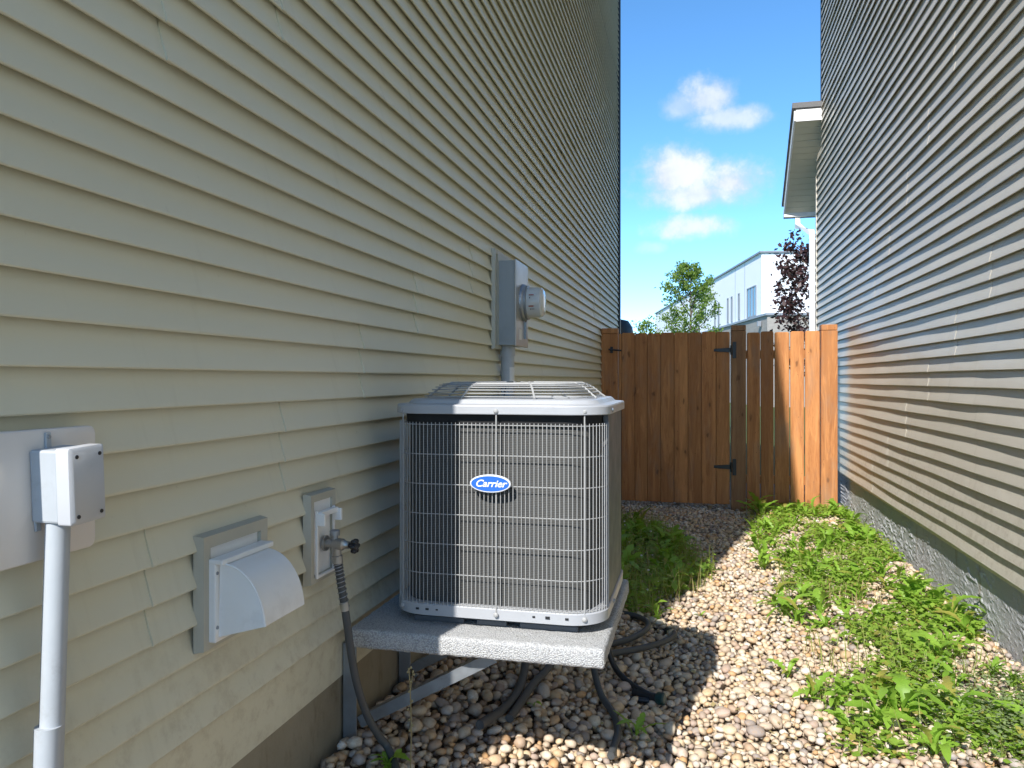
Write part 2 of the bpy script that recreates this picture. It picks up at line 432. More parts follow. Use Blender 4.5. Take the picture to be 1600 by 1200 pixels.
# ------------------------------------------------------------------ ground
def gz(x, y):
    u = min(max((.05 - x) / 1.07, 0), 1); w = 1 - sstep(3.6, 7.6, y)
    return .31 * u ** 1.25 * w + .05 * min(max((x - .6) / .9, 0), 1) + .012 * math.sin(x * 5.1 + y * 2.3) * math.sin(y * 3.7 - x)
XL, XR = -1.02, 1.485
b = MB(); nx, ny = 40, 130
for j in range(ny + 1):
    for i in range(nx + 1):
        x = -1.2 + i / nx * 2.9; y = -4 + j / ny * 15.0
        b.v.append((x, y, gz(x, y) - .022))
for j in range(ny):
    for i in range(nx):
        k = j * (nx + 1) + i; b.f.append((k, k + 1, k + nx + 2, k + nx + 1))
o = b.build('soil', M['soil'], smooth=True, kind='structure')
b = MB(); b.add([(-600, -600, -.15), (600, -600, -.15), (600, 900, -.15), (-600, 900, -.15)], [(0, 1, 2, 3)])
b.build('lawn', M['lawn'], kind='structure')

# ------------------------------------------------------------------ pebbles
def ico(sub):
    bm = bmesh.new(); bmesh.ops.create_icosphere(bm, subdivisions=sub, radius=1)
    v = np.array([p.co[:] for p in bm.verts]); f = np.array([[q.index for q in p.verts] for p in bm.faces]); bm.free(); return v, f
ico1, ico1f = ico(1); ico2, ico2f = ico(2)
def pebble_shape(seed, base):
    r_ = np.random.default_rng(seed); v = base.copy(); e = r_.uniform(2.2, 2.9)
    out = []
    for p in v:
        q = Vector(p)
        n = mnoise.noise(q * 1.1 + Vector((seed * 3.1, seed * 1.7, 0)))
        n2 = mnoise.noise(q * 2.3 + Vector((0, seed * 2.3, seed)))
        out.append(q * (1 + .20 * n + .06 * n2))
    return np.array([o_[:] for o_ in out])
shapes1 = [pebble_shape(s_, ico1) for s_ in range(10)]
gravel = bpy.data.objects.new('gravel_bed', None); col.objects.link(gravel); gravel['kind'] = 'structure'
stone_meshes = []
for s_ in range(10):
    me = fast_mesh('stone', pebble_shape(s_, ico2), ico2f, M['pebble']); stone_meshes.append(me)
# dart throwing with a cell grid
def scatter(x0, x1, y0, y1, rad_fn, tries, occupied=None):
    cell = .045; grid = {}; out = []
    for _ in range(tries):
        x = random.uniform(x0, x1); y = random.uniform(y0, y1); r = rad_fn(x, y); cx, cy = int(x // cell), int(y // cell); ok = True
        for i in range(cx - 1, cx + 2):
            for j in range(cy - 1, cy + 2):
                for (px, py, pr) in grid.get((i, j), ()):
                    if (px - x) ** 2 + (py - y) ** 2 < ((pr + r) * .76) ** 2: ok = False; break
                if not ok: break
            if not ok: break
        if ok: grid.setdefault((cx, cy), []).append((x, y, r)); out.append((x, y, r))
    return out
def prad(x, y): return max(.0095, min(.027, random.lognormvariate(math.log(.0162), .25)))
low = scatter(XL - .01, XR + .005, 1.0, 9.3, prad, 130000)
top = scatter(XL, XR - .01, 1.0, 9.0, lambda x, y: prad(x, y) * 1.08, 42000)
def to_px(x, y, z):
    cs, sn = math.cos(YAW), math.sin(YAW); fw = -x * sn + y * cs; r = x * cs + y * sn
    return 800 + 1200 * r / fw, 593 - 1200 * (z - 1.4) / fw, fw
stones = []
for layer, pts in ((0, low), (1, top)):
    for (x, y, r) in pts:
        if layer == 1 and mnoise.noise(Vector((x * 3, y * 3, 4))) < -.42: continue
        c_ = r * random.uniform(.55, .8); a_ = r * random.uniform(1.0, 1.35); b_ = r * random.uniform(.85, 1.05)
        z = gz(x, y) + (-.010 + c_ * .4 + random.uniform(-.006, .006) if layer == 0 else .009 + c_ * .55 + random.uniform(-.004, .007))
        rot = (random.gauss(0, .28), random.gauss(0, .28), random.uniform(0, 6.283))
        stones.append((layer, x, y, z, a_, b_, c_, rot))
def stone_rank(s_):
    px, py, fw = to_px(s_[1], s_[2], s_[3])
    vis = 560 < px < 1600 and 1030 < py < 1150 and s_[2] > 2
    if px < 960 and py < 1045: vis = False
    if px > 1290 : vis = False
    return (-(s_[0] == 1) * 1e3 * 0 - 1000 * s_[4] / fw * (1.0 if s_[0] else .78)) if vis else 1e9
order = sorted(range(len(stones)), key=lambda i: stone_rank(stones[i]))
single = set(i for i in order[:300] if stone_rank(stones[i]) < 1e8)
VV, FF, kk = [], [], 0
for i, (layer, x, y, z, a_, b_, c_, rot) in enumerate(stones):
    if i in single:
        place(random.choice(stone_meshes), 'stone', gravel, (x, y, z), rot, (a_, b_, c_))
    else:
        m3 = np.array(Matrix.LocRotScale(None, None, None).to_3x3()) if False else np.array((
            Matrix.Rotation(rot[2], 3, 'Z') @ Matrix.Rotation(rot[1], 3, 'Y') @ Matrix.Rotation(rot[0], 3, 'X')))
        v = (random.choice(shapes1) * (a_, b_, c_)) @ m3.T + (x, y, z)
        VV.append(v); FF.append(ico1f + kk); kk += len(v)
me = fast_mesh('pebbles', np.concatenate(VV), np.concatenate(FF), M['pebbles'])
o = place(me, 'pebbles', gravel, (0, 0, 0)); o['kind'] = 'stuff'

# ------------------------------------------------------------------ houses: siding
def plank_mesh(y0, y1, dz, depth, out, seed, proud, wob):
    """one lap of vinyl: hooked butt edge at the bottom, leaning face; out = +1 faces +X"""
    prof = [(.0030, .017), (depth * .45, .0155), (depth * .70, .0010), (depth - .0015, 0), (depth, .0025), (depth - .0006, .007), (depth * .62, dz * .42), (depth * .27, dz * .80), (.0015, dz + .014)]
    n = max(2, int((y1 - y0) / .22)); P = len(prof); vs = []; fs = []
    for i in range(n + 1):
        y = y0 + (y1 - y0) * i / n
        w = wob * mnoise.noise(Vector((y * .9, seed * 7.3, 1.0))) + wob * .5 * mnoise.noise(Vector((y * 2.6, seed * 3.1, 5.0)))
        zz = .0008 * mnoise.noise(Vector((y * .6, seed * 5.1, 9.0)))
        for (d, z) in prof:
            vs.append((out * (d + proud + w * (d / depth)), y, z + zz))
    for i in range(n):
        for k in range(P - 1):
            a = i * P + k; fs.append((a, a + 1, a + 1 + P, a + P))
    fs.append(tuple(range(P - 1, -1, -1))); fs.append(tuple(n * P + k for k in range(P)))
    b = MB(); b.v = vs; b.f = fs; return b
def siding(parent, X, out, z0, dz, nlap, y_lo, y_hi, joint, depth, m, wob, holes=(), first_singles=300, yhi_fn=None):
    extra = MB(); cnt = 0
    for k in range(nlap):
        z = z0 + k * dz; yh = yhi_fn(z) if yhi_fn else y_hi
        cuts = sorted(c for c in joint(k // 3) if y_lo + .15 < c < yh - .15)
        ed = [y_lo] + cuts + [yh]
        segs = []
        for i in range(len(ed) - 1):
            a, c = ed[i], ed[i + 1]
            if i < len(ed) - 2: c += .022
            segs.append((a, c, .0034 * (1 if out > 0 else .42) if i % 2 else 0.0))
        # cut the laps away behind the wall boxes set flush in them
        for (h0, h1, hz0, hz1) in holes:
            if z + dz * .95 > hz0 and z + dz * .05 < hz1:
                new = []
                for (a, c, pr) in segs:
                    if c <= h0 or a >= h1: new.append((a, c, pr)); continue
                    if a < h0 - .02: new.append((a, h0, pr))
                    if c > h1 + .02: new.append((h1, c, pr))
                segs = new
        for (a, c, pr) in segs:
            bb = plank_mesh(a, c, dz, depth, out, k + (0 if out > 0 else 91), pr, wob)
            bb.v = [(v[0] + X, v[1], v[2] + z) for v in bb.v]
            if cnt < first_singles and z < 6.0:
                bb.build('siding_plank', m, parent, smooth=True); cnt += 1
            else: extra.add(bb.v, bb.f)
    if extra.v: extra.build('upper_siding', m, parent, smooth=True, kind='stuff')
    return cnt

houseL = thing('house', 'house with shaded khaki lap siding that the air conditioner stands beside', 'house', (-1.05, 5, 0))
LZ0, LDZ = .658, .0762
YE = .84
def joinL(t): return [1.273 + .485 * (t - 1) + 3.3 * n + .06 * math.sin(t * 2.1 + n) for n in range(-9, 5)]
joinL_meas = {1: [1.273, 4.6, 7.9], 2: [1.765, 5.06, 8.4], 3: [2.24, 5.484, 8.8], 4: [2.718, 6.262, 9.6], 5: [3.444, 7.327], 6: [1.313, 4.605, 7.848], 7: [1.75, 5.084, 8.388]}
siding(houseL, XL - .022, 1, LZ0, LDZ, 88, YE, 10.33, lambda t: joinL_meas.get(t, joinL(t)), .0235, M['siding_l'], .0022,
       holes=())
b = MB(); b.box(-8, XL - .030, YE + .01, 10.33, .5, 7.36); b.build('wall', M['siding_l'], houseL)
b = MB(); b.box(-8, XL - .034, YE + .03, 10.3, -.2, .655); b.build('foundation', M['found_l'], houseL)
b = MB(); b.box(XL - .07, XL + .022, 10.33, 10.41, .62, 7.2); b.build('corner_trim', M['dark_trim'], houseL, bevel=.004)
b = MB(); b.box(XL - .07, XL + .004, YE - .045, YE - .002, .62, 7.2); b.build('corner_trim', M['siding_l'], houseL, bevel=.004)
# unseen left roof; eave and slope are shaped to shade the fence
b = MB()
prof = [(.04, 7.25), (1.14, 8.28), (5.2, 11.2), (10.8, 7.3), (10.8, 7.2), (.04, 7.18)]
vs = [(x, y, z) for x in (-8.3, XL + .15) for (y, z) in prof]; n = len(prof)
b.add(vs, [tuple(range(n)), tuple(range(2 * n - 1, n - 1, -1))] + [(i, (i + 1) % n, n + (i + 1) % n, n + i) for i in range(n)])
b.build('roof', M['shingle'], houseL)

houseR = thing('house', 'neighbouring house with sunlit taupe lap siding and a rough grey foundation', 'house', (1.5, 5, 0))
RZ0, RDZ = .415, .0939
def joinR(t):
    base = 7.239 - .5527 * t if t < 6 else 7.164 - .53 * (t - 6)
    return [c for c in (base - 6.4 if t > 5 else -99, base, base + 3.15, base + 6.3, base + 9.45) if c > 2.6]
siding(houseR, XR + .017, -1, RZ0, RDZ, 70, -3, 10.44, joinR, .0210, M['siding_r'], .0062,
       yhi_fn=lambda z: 10.44 if z < 4.2 else 10.05)
b = MB(); b.box(XR + .026, 8, -3, 10.05, .38, 7.0); b.box(XR + .0265, 8, 10.05, 10.44, .38, 4.2); b.build('wall', M['siding_r'], houseR)
b = MB(); b.box(XR - .004, XR + .07, 10.052, 10.11, 4.79, 7.0); b.build('corner_trim', M['dark_trim'], houseR, bevel=.003)
b = MB(); b.box(XR - .006, XR + .07, 10.442, 10.50, .38, 4.0); b.build('corner_trim', M['siding_r'], houseR, bevel=.003)
b = MB(); b.add([(1.3, -3.2, 7.0), (8.3, -3.2, 7.0), (8.3, 10.3, 7.0), (1.3, 10.3, 7.0), (4.8, -3.2, 9), (4.8, 10.3, 9)],
                [(0, 3, 2, 1), (0, 4, 5, 3), (1, 2, 5, 4), (0, 1, 4), (3, 5, 2)]); b.build('roof', M['shingle'], houseR)
# rough parged foundation
b = MB(); x0 = XR + .034; Y0, Y1, Z0, Z1 = -3, 10.42, -.2, .44
ys = list(np.arange(-3, 2.6, .2)) + list(np.arange(2.6, 8.7, .011)) + list(np.arange(8.7, 10.43, .2)); zs = list(np.arange(-.05, .445, .011))
for y in ys:
    for z in zs:
        p = Vector((y * 11 + z * 9, z * 34 - y * 6, 3.1)); q = p + Vector((mnoise.noise(p * .7) * 1.4, mnoise.noise(p * .7 + Vector((9, 3, 1))) * 1.4, 0))
        a = mnoise.noise(q); c2 = mnoise.noise(q * 2.3 + Vector((5, 1, 8)))
        flake = sstep(.17, .23, a) * .0045 * (.35 + sstep(-.3, .4, mnoise.noise(Vector((y * 2, z * 3, 7))))) + sstep(.2, .25, c2) * .002
        b.v.append((x0 - flake - .002 * mnoise.noise(Vector((y * 3, z * 5, 0))), y, z))
nzv = len(zs)
for i in range(len(ys) - 1):
    for j in range(nzv - 1):
        k = i * nzv + j; b.f.append((k, k + nzv, k + nzv + 1, k + 1))
b.build('foundation', M['parging'], houseR)
# low rear roof with its rake overhang, gutter and downspout
sl = (3.70 - 4.60) / (11.2 - 10.08)
def rz(y): return 4.60 + sl * (y - 10.08)
for k in range(5):
    ya = 10.085 + k * .225; yb = ya + .221
    b = MB()
    for q in range(3):
        yy0 = ya + q * (yb - ya) / 3; yy1 = ya + (q + 1) * (yb - ya) / 3 - .006
        b.add([(1.19, yy0, rz(yy0)), (1.60, yy0, rz(yy0)), (1.60, yy1, rz(yy1)), (1.19, yy1, rz(yy1)),
               (1.19, yy0, rz(yy0) + .012), (1.60, yy0, rz(yy0) + .012), (1.60, yy1, rz(yy1) + .012), (1.19, yy1, rz(yy1) + .012)],
              [(0, 1, 2, 3), (7, 6, 5, 4), (0, 4, 5, 1), (1, 5, 6, 2), (2, 6, 7, 3), (3, 7, 4, 0)])
    b.build('soffit_panel', M['soffit'], houseR)
b = MB(); b.add([(x, y, rz(y) + dz_) for x in (1.168, 1.188) for (y, dz_) in ((10.062, -.012), (11.21, -.012), (11.21, .15), (10.062, .15))],
                [(0, 1, 2, 3), (7, 6, 5, 4), (0, 4, 5, 1), (1, 5, 6, 2), (2, 6, 7, 3), (3, 7, 4, 0)]); b.build('fascia', M['white_paint'], houseR)
b = MB(); b.box(1.19, 1.52, 10.052, 10.078, 4.59, 4.735); b.build('fascia', M['white_paint'], houseR)
b = MB()
for k in range(6):
    ya = 10.03 + k * .2; yb = ya + .23; lift = .016
    za, zb = rz(ya) + .17 + lift * .0, rz(yb) + .17
    b.add([(1.145, ya, za + .006), (1.75, ya, za + .006), (1.75, yb, zb + .022), (1.145, yb, zb + .022),
           (1.145, ya, za - .06 if k == 0 else za - .02), (1.75, ya, za - .06 if k == 0 else za - .02), (1.75, yb, zb - .02), (1.145, yb, zb - .02)],
          [(0, 3, 2, 1), (4, 5, 6, 7), (0, 1, 5, 4), (1, 2, 6, 5), (2, 3, 7, 6), (3, 0, 4, 7)])
b.build('shingle_roof', M['shingle'], houseR)
b = MB(); b.box(1.17, 3.5, 11.2, 11.32, 3.64, 3.76); gut = b.build('gutter', M['white_paint'], houseR, bevel=.012)
b = MB()
ds_pts = [(1.352, 11.255, 3.66), (1.352, 11.245, 3.52), (1.448, 10.58, 3.30), (1.448, 10.565, .15)]
lo_ = []
for i, p_ in enumerate(ds_pts):
    lo_.append([(p_[0] + a * .033, p_[1] + c_ * .03 + (0 if i in (0, 3) else 0), p_[2] + (c_ * .05 if i == 2 else (-c_ * .03 if i == 1 else 0))) for a, c_ in ((-1, -1), (1, -1), (1, 1), (-1, 1))])
b.loops(lo_, (True, True)); b.build('downspout', M['white_paint'], houseR, bevel=.006)

# ------------------------------------------------------------------ fence
FY = 8.45
def board(parent, x0, x1, z0, z1, y=FY, th=.018, name='board', m='cedar', cham=.012, lip=0):
    j = random.uniform(-.0025, .0025); lean = random.uniform(-.003, .003) if cham > .01 else 0
    b = MB(); c_ = cham
    pr = [(x0, z0), (x1, z0), (x1 + lean, z1 - c_), (x1 - c_ + lean, z1), (x0 + c_ + lean, z1), (x0 + lean, z1 - c_)]
    vs = [(x, y + j, z) for x, z in pr] + [(x, y + th + j, z) for x, z in pr]; n = 6
    b.add(vs, [tuple(range(n)), tuple(range(2 * n - 1, n - 1, -1))] + [(i, (i + 1) % n, n + (i + 1) % n, n + i) for i in range(n)])
    if lip: b.box(x1 - .004, x1 + lip, y + .0228, y + .0265, z0 + .002, z1 - .02)  # strip added behind each gate gap to stop light, so seams read dark
    return b.build(name, M[m], parent, bevel=.0045 if lip else .0055, seg=1)
def post(parent, x0, x1, z1, m='cedar', y=FY, name='post'):
    d = x1 - x0
    b = MB(); b.box(x0, x1, y - .004, y + .14, -.15, z1 - .062); p = b.build(name, M[m], parent, bevel=.004)
    b = MB(); b.box(x0 + .001, x1 - .001, y - .0035, y + .139, z1 - .059, z1); b.build('post_top', M[m], p, bevel=.006)
    return p
fp = thing('fence_post', 'cedar post against the shaded khaki wall, on the latch side of the gate', 'fence post', (-.93, FY, 0))
post(fp, -1.026, -.842, 1.963)
gate = thing('gate', 'closed cedar board gate with black hinges and a gap beneath it', 'gate', (-.25, FY, .07))
ge = [-.836, -.80, -.657, -.523, -.381, -.238, -.094, .049, .196, .340]
for i in range(9):
    board(gate, ge[i] + .0024, ge[i + 1] - .0024, .078 - i * .0 + random.uniform(-.004, .004) + .0, 1.905 + random.uniform(-.006, .006), th=.022, cham=.009, lip=.010 if i < 8 else 0)
for z in (.32, 1.68):
    b = MB(); b.box(-.82, .335, FY + .022, FY + .06, z, z + .088); b.build('rail', M['cedar'], gate, bevel=.003)
b = MB(); b.bar((-.78, FY + .042, .42), (.30, FY + .042, 1.66), .038, .086, (0, 0, 1)); b.build('brace', M['cedar'], gate)
for z in (1.712, .474):
    b = MB()
    vs = [(.175, z - .014), (.175, z + .014), (.36, z + .026), (.36, z - .026)]
    b.add([(x, y, zz) for y in (FY - .009, FY - .004) for x, zz in vs], [(0, 1, 2, 3), (7, 6, 5, 4), (0, 4, 5, 1), (1, 5, 6, 2), (2, 6, 7, 3), (3, 7, 4, 0)])
    b.box(.366, .404, FY - .011, FY - .004, z - .087, z + .087)
    b.tube([(.352, FY - .012, z - .05), (.352, FY - .012, z + .05)], .011, 10)
    b.build('hinge', M['hardware'], gate, bevel=.0015)
b = MB(); b.box(-.925, -.895, FY - .012, FY - .0045, 1.69, 1.76); b.tube([(-.91, FY - .012, 1.725), (-.91, FY - .045, 1.725)], .009, 10)
b.tube([(-.94, FY - .045, 1.728), (-.80, FY - .030, 1.716)], .009, 8); b.build('latch', M['hardware'], gate, bevel=.001)
wf = thing('wooden_fence', 'fixed cedar fence panel between the gate and the sunlit taupe wall', 'fence', (.9, FY, 0))
post(wf, .351, .503, 1.975, 'cedar_old'); post(wf, 1.246, 1.405, 1.967)
fe = [.508, .65, .789, .945, 1.09, 1.244]
for i in range(5):
    board(wf, fe[i] + .004, fe[i + 1] - .0055, .03 + random.uniform(-.008, .008), 1.903 + random.uniform(-.006, .006), y=FY + .03)
for z in (.30, 1.62):
    b = MB(); b.box(.504, 1.245, FY + .052, FY + .09, z, z + .088); b.build('rail', M['cedar'], wf, bevel=.003)
bn = thing('bin', 'black rounded lid peeking over the gate by the dark house corner', 'bin', (-1.27, 12.2, 0))
b = MB(); b.lathe((-1.27, 12.2, -.1), (0, 0, 1), [(0, .22), (1.9, .27), (2.16, .28)], 20); b.build('body', M['bin'], bn, smooth=True)
b = MB(); b.lathe((-1.27, 12.2, 2.065), (0, 0, 1), [(0, .29), (.05, .30), (.16, .285), (.26, .22), (.30, .05)], 20); b.build('lid', M['bin'], bn, smooth=True)

# ------------------------------------------------------------------ air conditioner
CX, CY = -.584, 2.508
def rsq(hx, hy, r, n=8, cx=CX, cy=CY):
    pts = []
    for (sx, sy, a0) in ((1, -1, -90), (1, 1, 0), (-1, 1, 90), (-1, -1, 180)):
        for k in range(n + 1):
            a = R(a0 + 90 * k / n)
            pts.append((cx + sx * (hx - r) + r * math.cos(a), cy + sy * (hy - r) + r * math.sin(a)))
    return pts
def ring(h, r, z, n=8): return [(x, y, z) for x, y in rsq(h, h, r, n)]
ac = thing('air_conditioner', 'grey outdoor air conditioner with a wire grille and blue oval badge', 'air conditioner', (CX, CY, .655))
b = MB(); b.loops([ring(.318, .108, .690), ring(.322, .11, .692), ring(.323, .11, .722), ring(.320, .108, .7255), ring(.29, .09, .7255)], (True, True))
base = b.build('base_pan', M['ac_paint'], ac, smooth=True, ang=22)
b = MB()
for (a0, a1) in ((-.255, -.10), (-.06, .03), (.07, .24)):
    b.box(CX + a0, CX + a1, CY - .282, CY + .282, .6605, .677)
b.loops([ring(.270, .08, .6705), ring(.288, .09, .691)], (True, True)); b.build('foot', M['ac_panel'], ac, bevel=.003)
# coil
coil_m = mat('coil_fins', (.2, .2, .2), .5, .4); t = NT(coil_m)
w = t.new('ShaderNodeTexWave'); w.wave_type = 'BANDS'; w.bands_direction = 'Z'; w.inputs['Scale'].default_value = 62; w.inputs['Distortion'].default_value = .25
t.l.new(t.coord(rand=False), w.inputs['Vector'])
nn = t.noise(t.coord(rand=False), 7, 4)
cc = t.mix(w.outputs['Fac'], (.05, .05, .048), t.mix(nn, (.07, .07, .067), (.12, .12, .115))); t.base(cc); t.bump(w.outputs['Fac'], .25, .003)
t.put(.15, t.b.inputs['Specular IOR Level'])
b = MB(); b.loops([ring(.290, .085, .722), ring(.290, .085, 1.268)], (True, True)); b.build('coil', coil_m, ac, smooth=True)
b = MB(); b.loops([ring(.300, .092, 1.262), ring(.302, .094, 1.300)], (True, True)); b.build('dark_gap', M['void'], ac, smooth=True)  # black ring painted in for the shaded gap below the lid
# service panel on the right side
xr = CX + .318
b = MB(); b.box(xr - .014, xr, CY - .205, CY + .20, .723, 1.296)
for k in range(8):
    a0, a1 = R(90 * k / 8), R(90 * (k + 1) / 8); q = [(CX + .318 - .11 + .11 * math.cos(a), CY + .318 - .11 + .11 * math.sin(a)) for a in (a0, a1)]
    b.add([(q[0][0], q[0][1], .723), (q[1][0], q[1][1], .723), (q[1][0], q[1][1], 1.296), (q[0][0], q[0][1], 1.296)], [(0, 1, 2, 3)])
b.build('service_panel', M['ac_panel'], ac)
# lid
b = MB()
circ = [(CX + .255 * math.cos(a), CY + .255 * math.sin(a)) for a in [math.atan2(y - CY, x - CX) for x, y in rsq(.28, .28, .09)]]
b.loops([ring(.300, .09, 1.297), ring(.326, .112, 1.297), ring(.3275, .113, 1.299), ring(.3275, .113, 1.3205), ring(.3255, .112, 1.3245), ring(.318, .108, 1.3258), ring(.298, .098, 1.3275),
         ring(.288, .095, 1.3385), ring(.280, .09, 1.341), [(x, y, 1.342) for x, y in circ], [(x, y, 1.30) for x, y in circ]])
lid = b.build('top_cover', M['ac_paint'], ac, smooth=True, ang=17)
# fan and shroud
b = MB(); b.lathe((CX, CY, 1.262), (0, 0, 1), [(0, .26), (.006, .26)], 32); b.build('shroud', M['void'], ac)
b = MB(); b.lathe((CX, CY, 1.27), (0, 0, 1), [(0, .06), (.05, .06), (.058, .05)], 20)
mot = b.build('fan_motor', M['black'], ac, smooth=True)
for k in range(3):
    a = R(120 * k + 25); b = MB(); vs = []
    for i in range(5):
        rr = .055 + .185 * i / 4
        for j, (da, dz_) in enumerate(((-.38, -.018), (0, 0), (.38, .018))):
            vs.append((CX + rr * math.cos(a + da), CY + rr * math.sin(a + da), 1.292 + dz_))
    b.add(vs, [(i * 3 + j, i * 3 + j + 1, i * 3 + j + 4, i * 3 + j + 3) for i in range(4) for j in range(2)])
    b.build('fan_blade', M['ac_panel'], ac, smooth=True)
# fan guard: rounded-square rings climbing to a flat top, eight ribs
for k in range(7):
    q = k / 6; h = .262 - .060 * q; z = 1.3475 + .040 * math.sin(q * math.pi / 2)
    b = MB(); b.tube([(x, y, z) for x, y in rsq(h, h, h * .42, 6)], .0016, 6, closed=True); b.build('guard_ring', M['wire'], ac, smooth=True)
for h in (.185, .165, .145, .125, .105, .085, .065):
    b = MB(); b.tube([(x, y, 1.3885) for x, y in rsq(h, h, h * .6, 6)], .0016, 6, closed=True); b.build('guard_ring', M['wire'], ac, smooth=True)
for k in range(8):
    a = R(22.5 + 45 * k); u = Vector((math.cos(a), math.sin(a), 0)); kx = 1 / max(abs(u.x), abs(u.y))
    kx = min(kx, 1.14)
    pts = [Vector((CX, CY, 0)) + u * r_ * kx + Vector((0, 0, z)) for r_, z in ((.272, 1.343), (.262, 1.350), (.235, 1.373), (.20, 1.3895), (.06, 1.391))]
    b = MB(); b.tube(pts, .0032, 6); b.build('guard_rib', M['wire'], ac, smooth=True)
# wire grille
loop = rsq(.321, .321, .112, 10); L = [Vector(p) for p in loop]
# start after right panel: walk clockwise from front-right corner end through front, left, back
i_start = 10
path = [L[i] for i in range(i_start, -1, -1)] + [L[i] for i in range(len(L) - 1, 10, -1)]
path = path[:len(path) - 12]
def walk(path, step):
    out = []; d = 0; nxt = .006
    for a, c in zip(path, path[1:]):
        l = (c - a).length
        while nxt <= d + l: out.append(a + (c - a) * ((nxt - d) / l)); nxt += step
        d += l
    return out
b = MB()
for p in walk(path, .0123):
    b.tube([(p.x, p.y, .714), (p.x, p.y, 1.272)], .0012, 5, caps=False)
b.build('vertical_wires', M['wire'], ac, smooth=True, kind='stuff')
for k in range(7):
    z = .728 + .0895 * k
    b = MB(); b.tube([(CX + (p.x - CX) * .994, CY + (p.y - CY) * .994, z) for p in path], .0014, 5); b.build('horizontal_wire', M['wire'], ac, smooth=True)
for (x, y) in ((CX + .01, CY - .3245), (CX + .263, CY - .308), (CX - .285, CY - .296)):
    b = MB(); b.tube([(x, y, .705), (x, y, 1.31)], .0022, 8); b.lathe((x, y - .003, 1.307), (0, -1, 0), [(0, .0075), (.004, .007), (.007, .003)], 10)
    b.lathe((x, y - .003, .709), (0, -1, 0), [(0, .0075), (.004, .007), (.007, .003)], 10); b.build('strap_rod', M['wire'], ac, smooth=True)
for (x, y, z) in ((CX + .327, CY - .19, 1.309), (CX + .322, CY - .1, .709)):
    b = MB(); b.lathe((x, y, z), (1, 0, 0), [(0, .0075), (.004, .007), (.007, .003)], 10); b.build('screw', M['steel'], ac, smooth=True)
for (xx, s_) in ((-.23, .003), (-.2, .003), (-.17, .002), (.12, .0025), (.16, .004), (.215, .003)):
    b = MB(); b.box(CX + xx - s_ * 1.6, CX + xx + s_ * 1.6, CY - .3245, CY - .3225, .710 - s_, .710 + s_); b.build('slot', M['black'], base)
# badge
bx, bz, by = CX - .005, 1.0945, CY - .3265
def ell(w, h, y, n=40): return [(bx + w * math.cos(2 * math.pi * k / n), y, bz + h * math.sin(2 * math.pi * k / n)) for k in range(n)]
b = MB(); b.loops([ell(.0605, .0265, by), ell(.0605, .0265, by - .008), ell(.0585, .0247, by - .0098), ell(.056, .0222, by - .0098)], (True, True))
bd = b.build('badge', M['badge_rim'], ac, smooth=True)
b = MB(); b.loops([ell(.0562, .0224, by - .0095), ell(.0562, .0224, by - .0104)], (False, True)); b.build('badge_face', M['badge'], bd)
tc = bpy.data.curves.new('lettering', 'FONT'); tc.body = 'Carrier'; tc.size = .0285; tc.shear = .32; tc.align_x = 'CENTER'; tc.align_y = 'CENTER'
tc.extrude = .0004; tc.offset = .00045; tc.space_character = .98
to = bpy.data.objects.new('lettering', tc); dg = None
col.objects.link(to); bpy.context.view_layer.update()
tme = bpy.data.meshes.new_from_object(to.evaluated_get(bpy.context.evaluated_depsgraph_get())); bpy.data.objects.remove(to)
tme.transform(Matrix.Translation(Vector((bx + .001, by - .0108, bz)) - ac.location) @ Matrix.Rotation(R(90), 4, 'X') @ Matrix.Diagonal((1.08, 1, 1, 1)))
tme.materials.clear(); tme.materials.append(M['white_paint']); to = bpy.data.objects.new('lettering', tme); col.objects.link(to); to.parent = bd

ac.scale = (1.024, 1.0, 1.0)
# ------------------------------------------------------------------ pad and bracket
bm = bmesh.new(); bmesh.ops.create_cube(bm, size=1)
for v in bm.verts: v.co = Vector((v.co.x * .765, v.co.y * .775, v.co.z * .056))
bmesh.ops.bevel(bm, geom=bm.edges[:], offset=.012, segments=3, affect='EDGES', profile=.5)
bmesh.ops.subdivide_edges(bm, edges=[e for e in bm.edges if e.calc_length() > .2], cuts=70, use_grid_fill=True)
for v in bm.verts:
    q = v.co * 40; e = mnoise.noise(q) * .0022 + mnoise.noise(q * 3.1) * .0012
    v.co += v.normal * e if v.normal.length > 0 else Vector((0, 0, 0))
    if v.co.z < -.02: v.co.z -= .004 * max(0, mnoise.noise(Vector((v.co.x * 60, v.co.y * 60, 2))))
for f in bm.faces: f.smooth = True
me = bpy.data.meshes.new('concrete_pad'); bm.to_mesh(me); bm.free(); me.materials.append(M['pad'])
pad = place(me, 'concrete_pad', None, (-.628, 2.487, .6325)); tag(pad, 'speckled grey concrete pad carrying the air conditioner', 'concrete pad')
br_ = thing('pad_bracket', 'galvanised angle-iron bracket holding up the concrete pad', 'bracket', (-1.0, 2.35, .3))
for y in (2.150, 2.60):
    b = MB(); b.box(-1.046, -1.041, y, y + .034, .2, .598); b.box(-1.041, -1.003, y, y + .005, .2, .598); b.build('upright', M['steel'], br_, bevel=.001)
    b = MB(); b.bar((-1.0, y + .018, .355), (-.575, y + .018, .59), .004, .034, (0, 0, 1)); b.bar((-1.0, y + .036, .372), (-.575, y + .036, .607), .036, .004, (0, 0, 1)); b.build('brace', M['steel'], br_)
    b = MB(); b.box(-1.0, -.30, y + .03, y + .07, .596, .601); b.build('arm', M['steel'], br_)
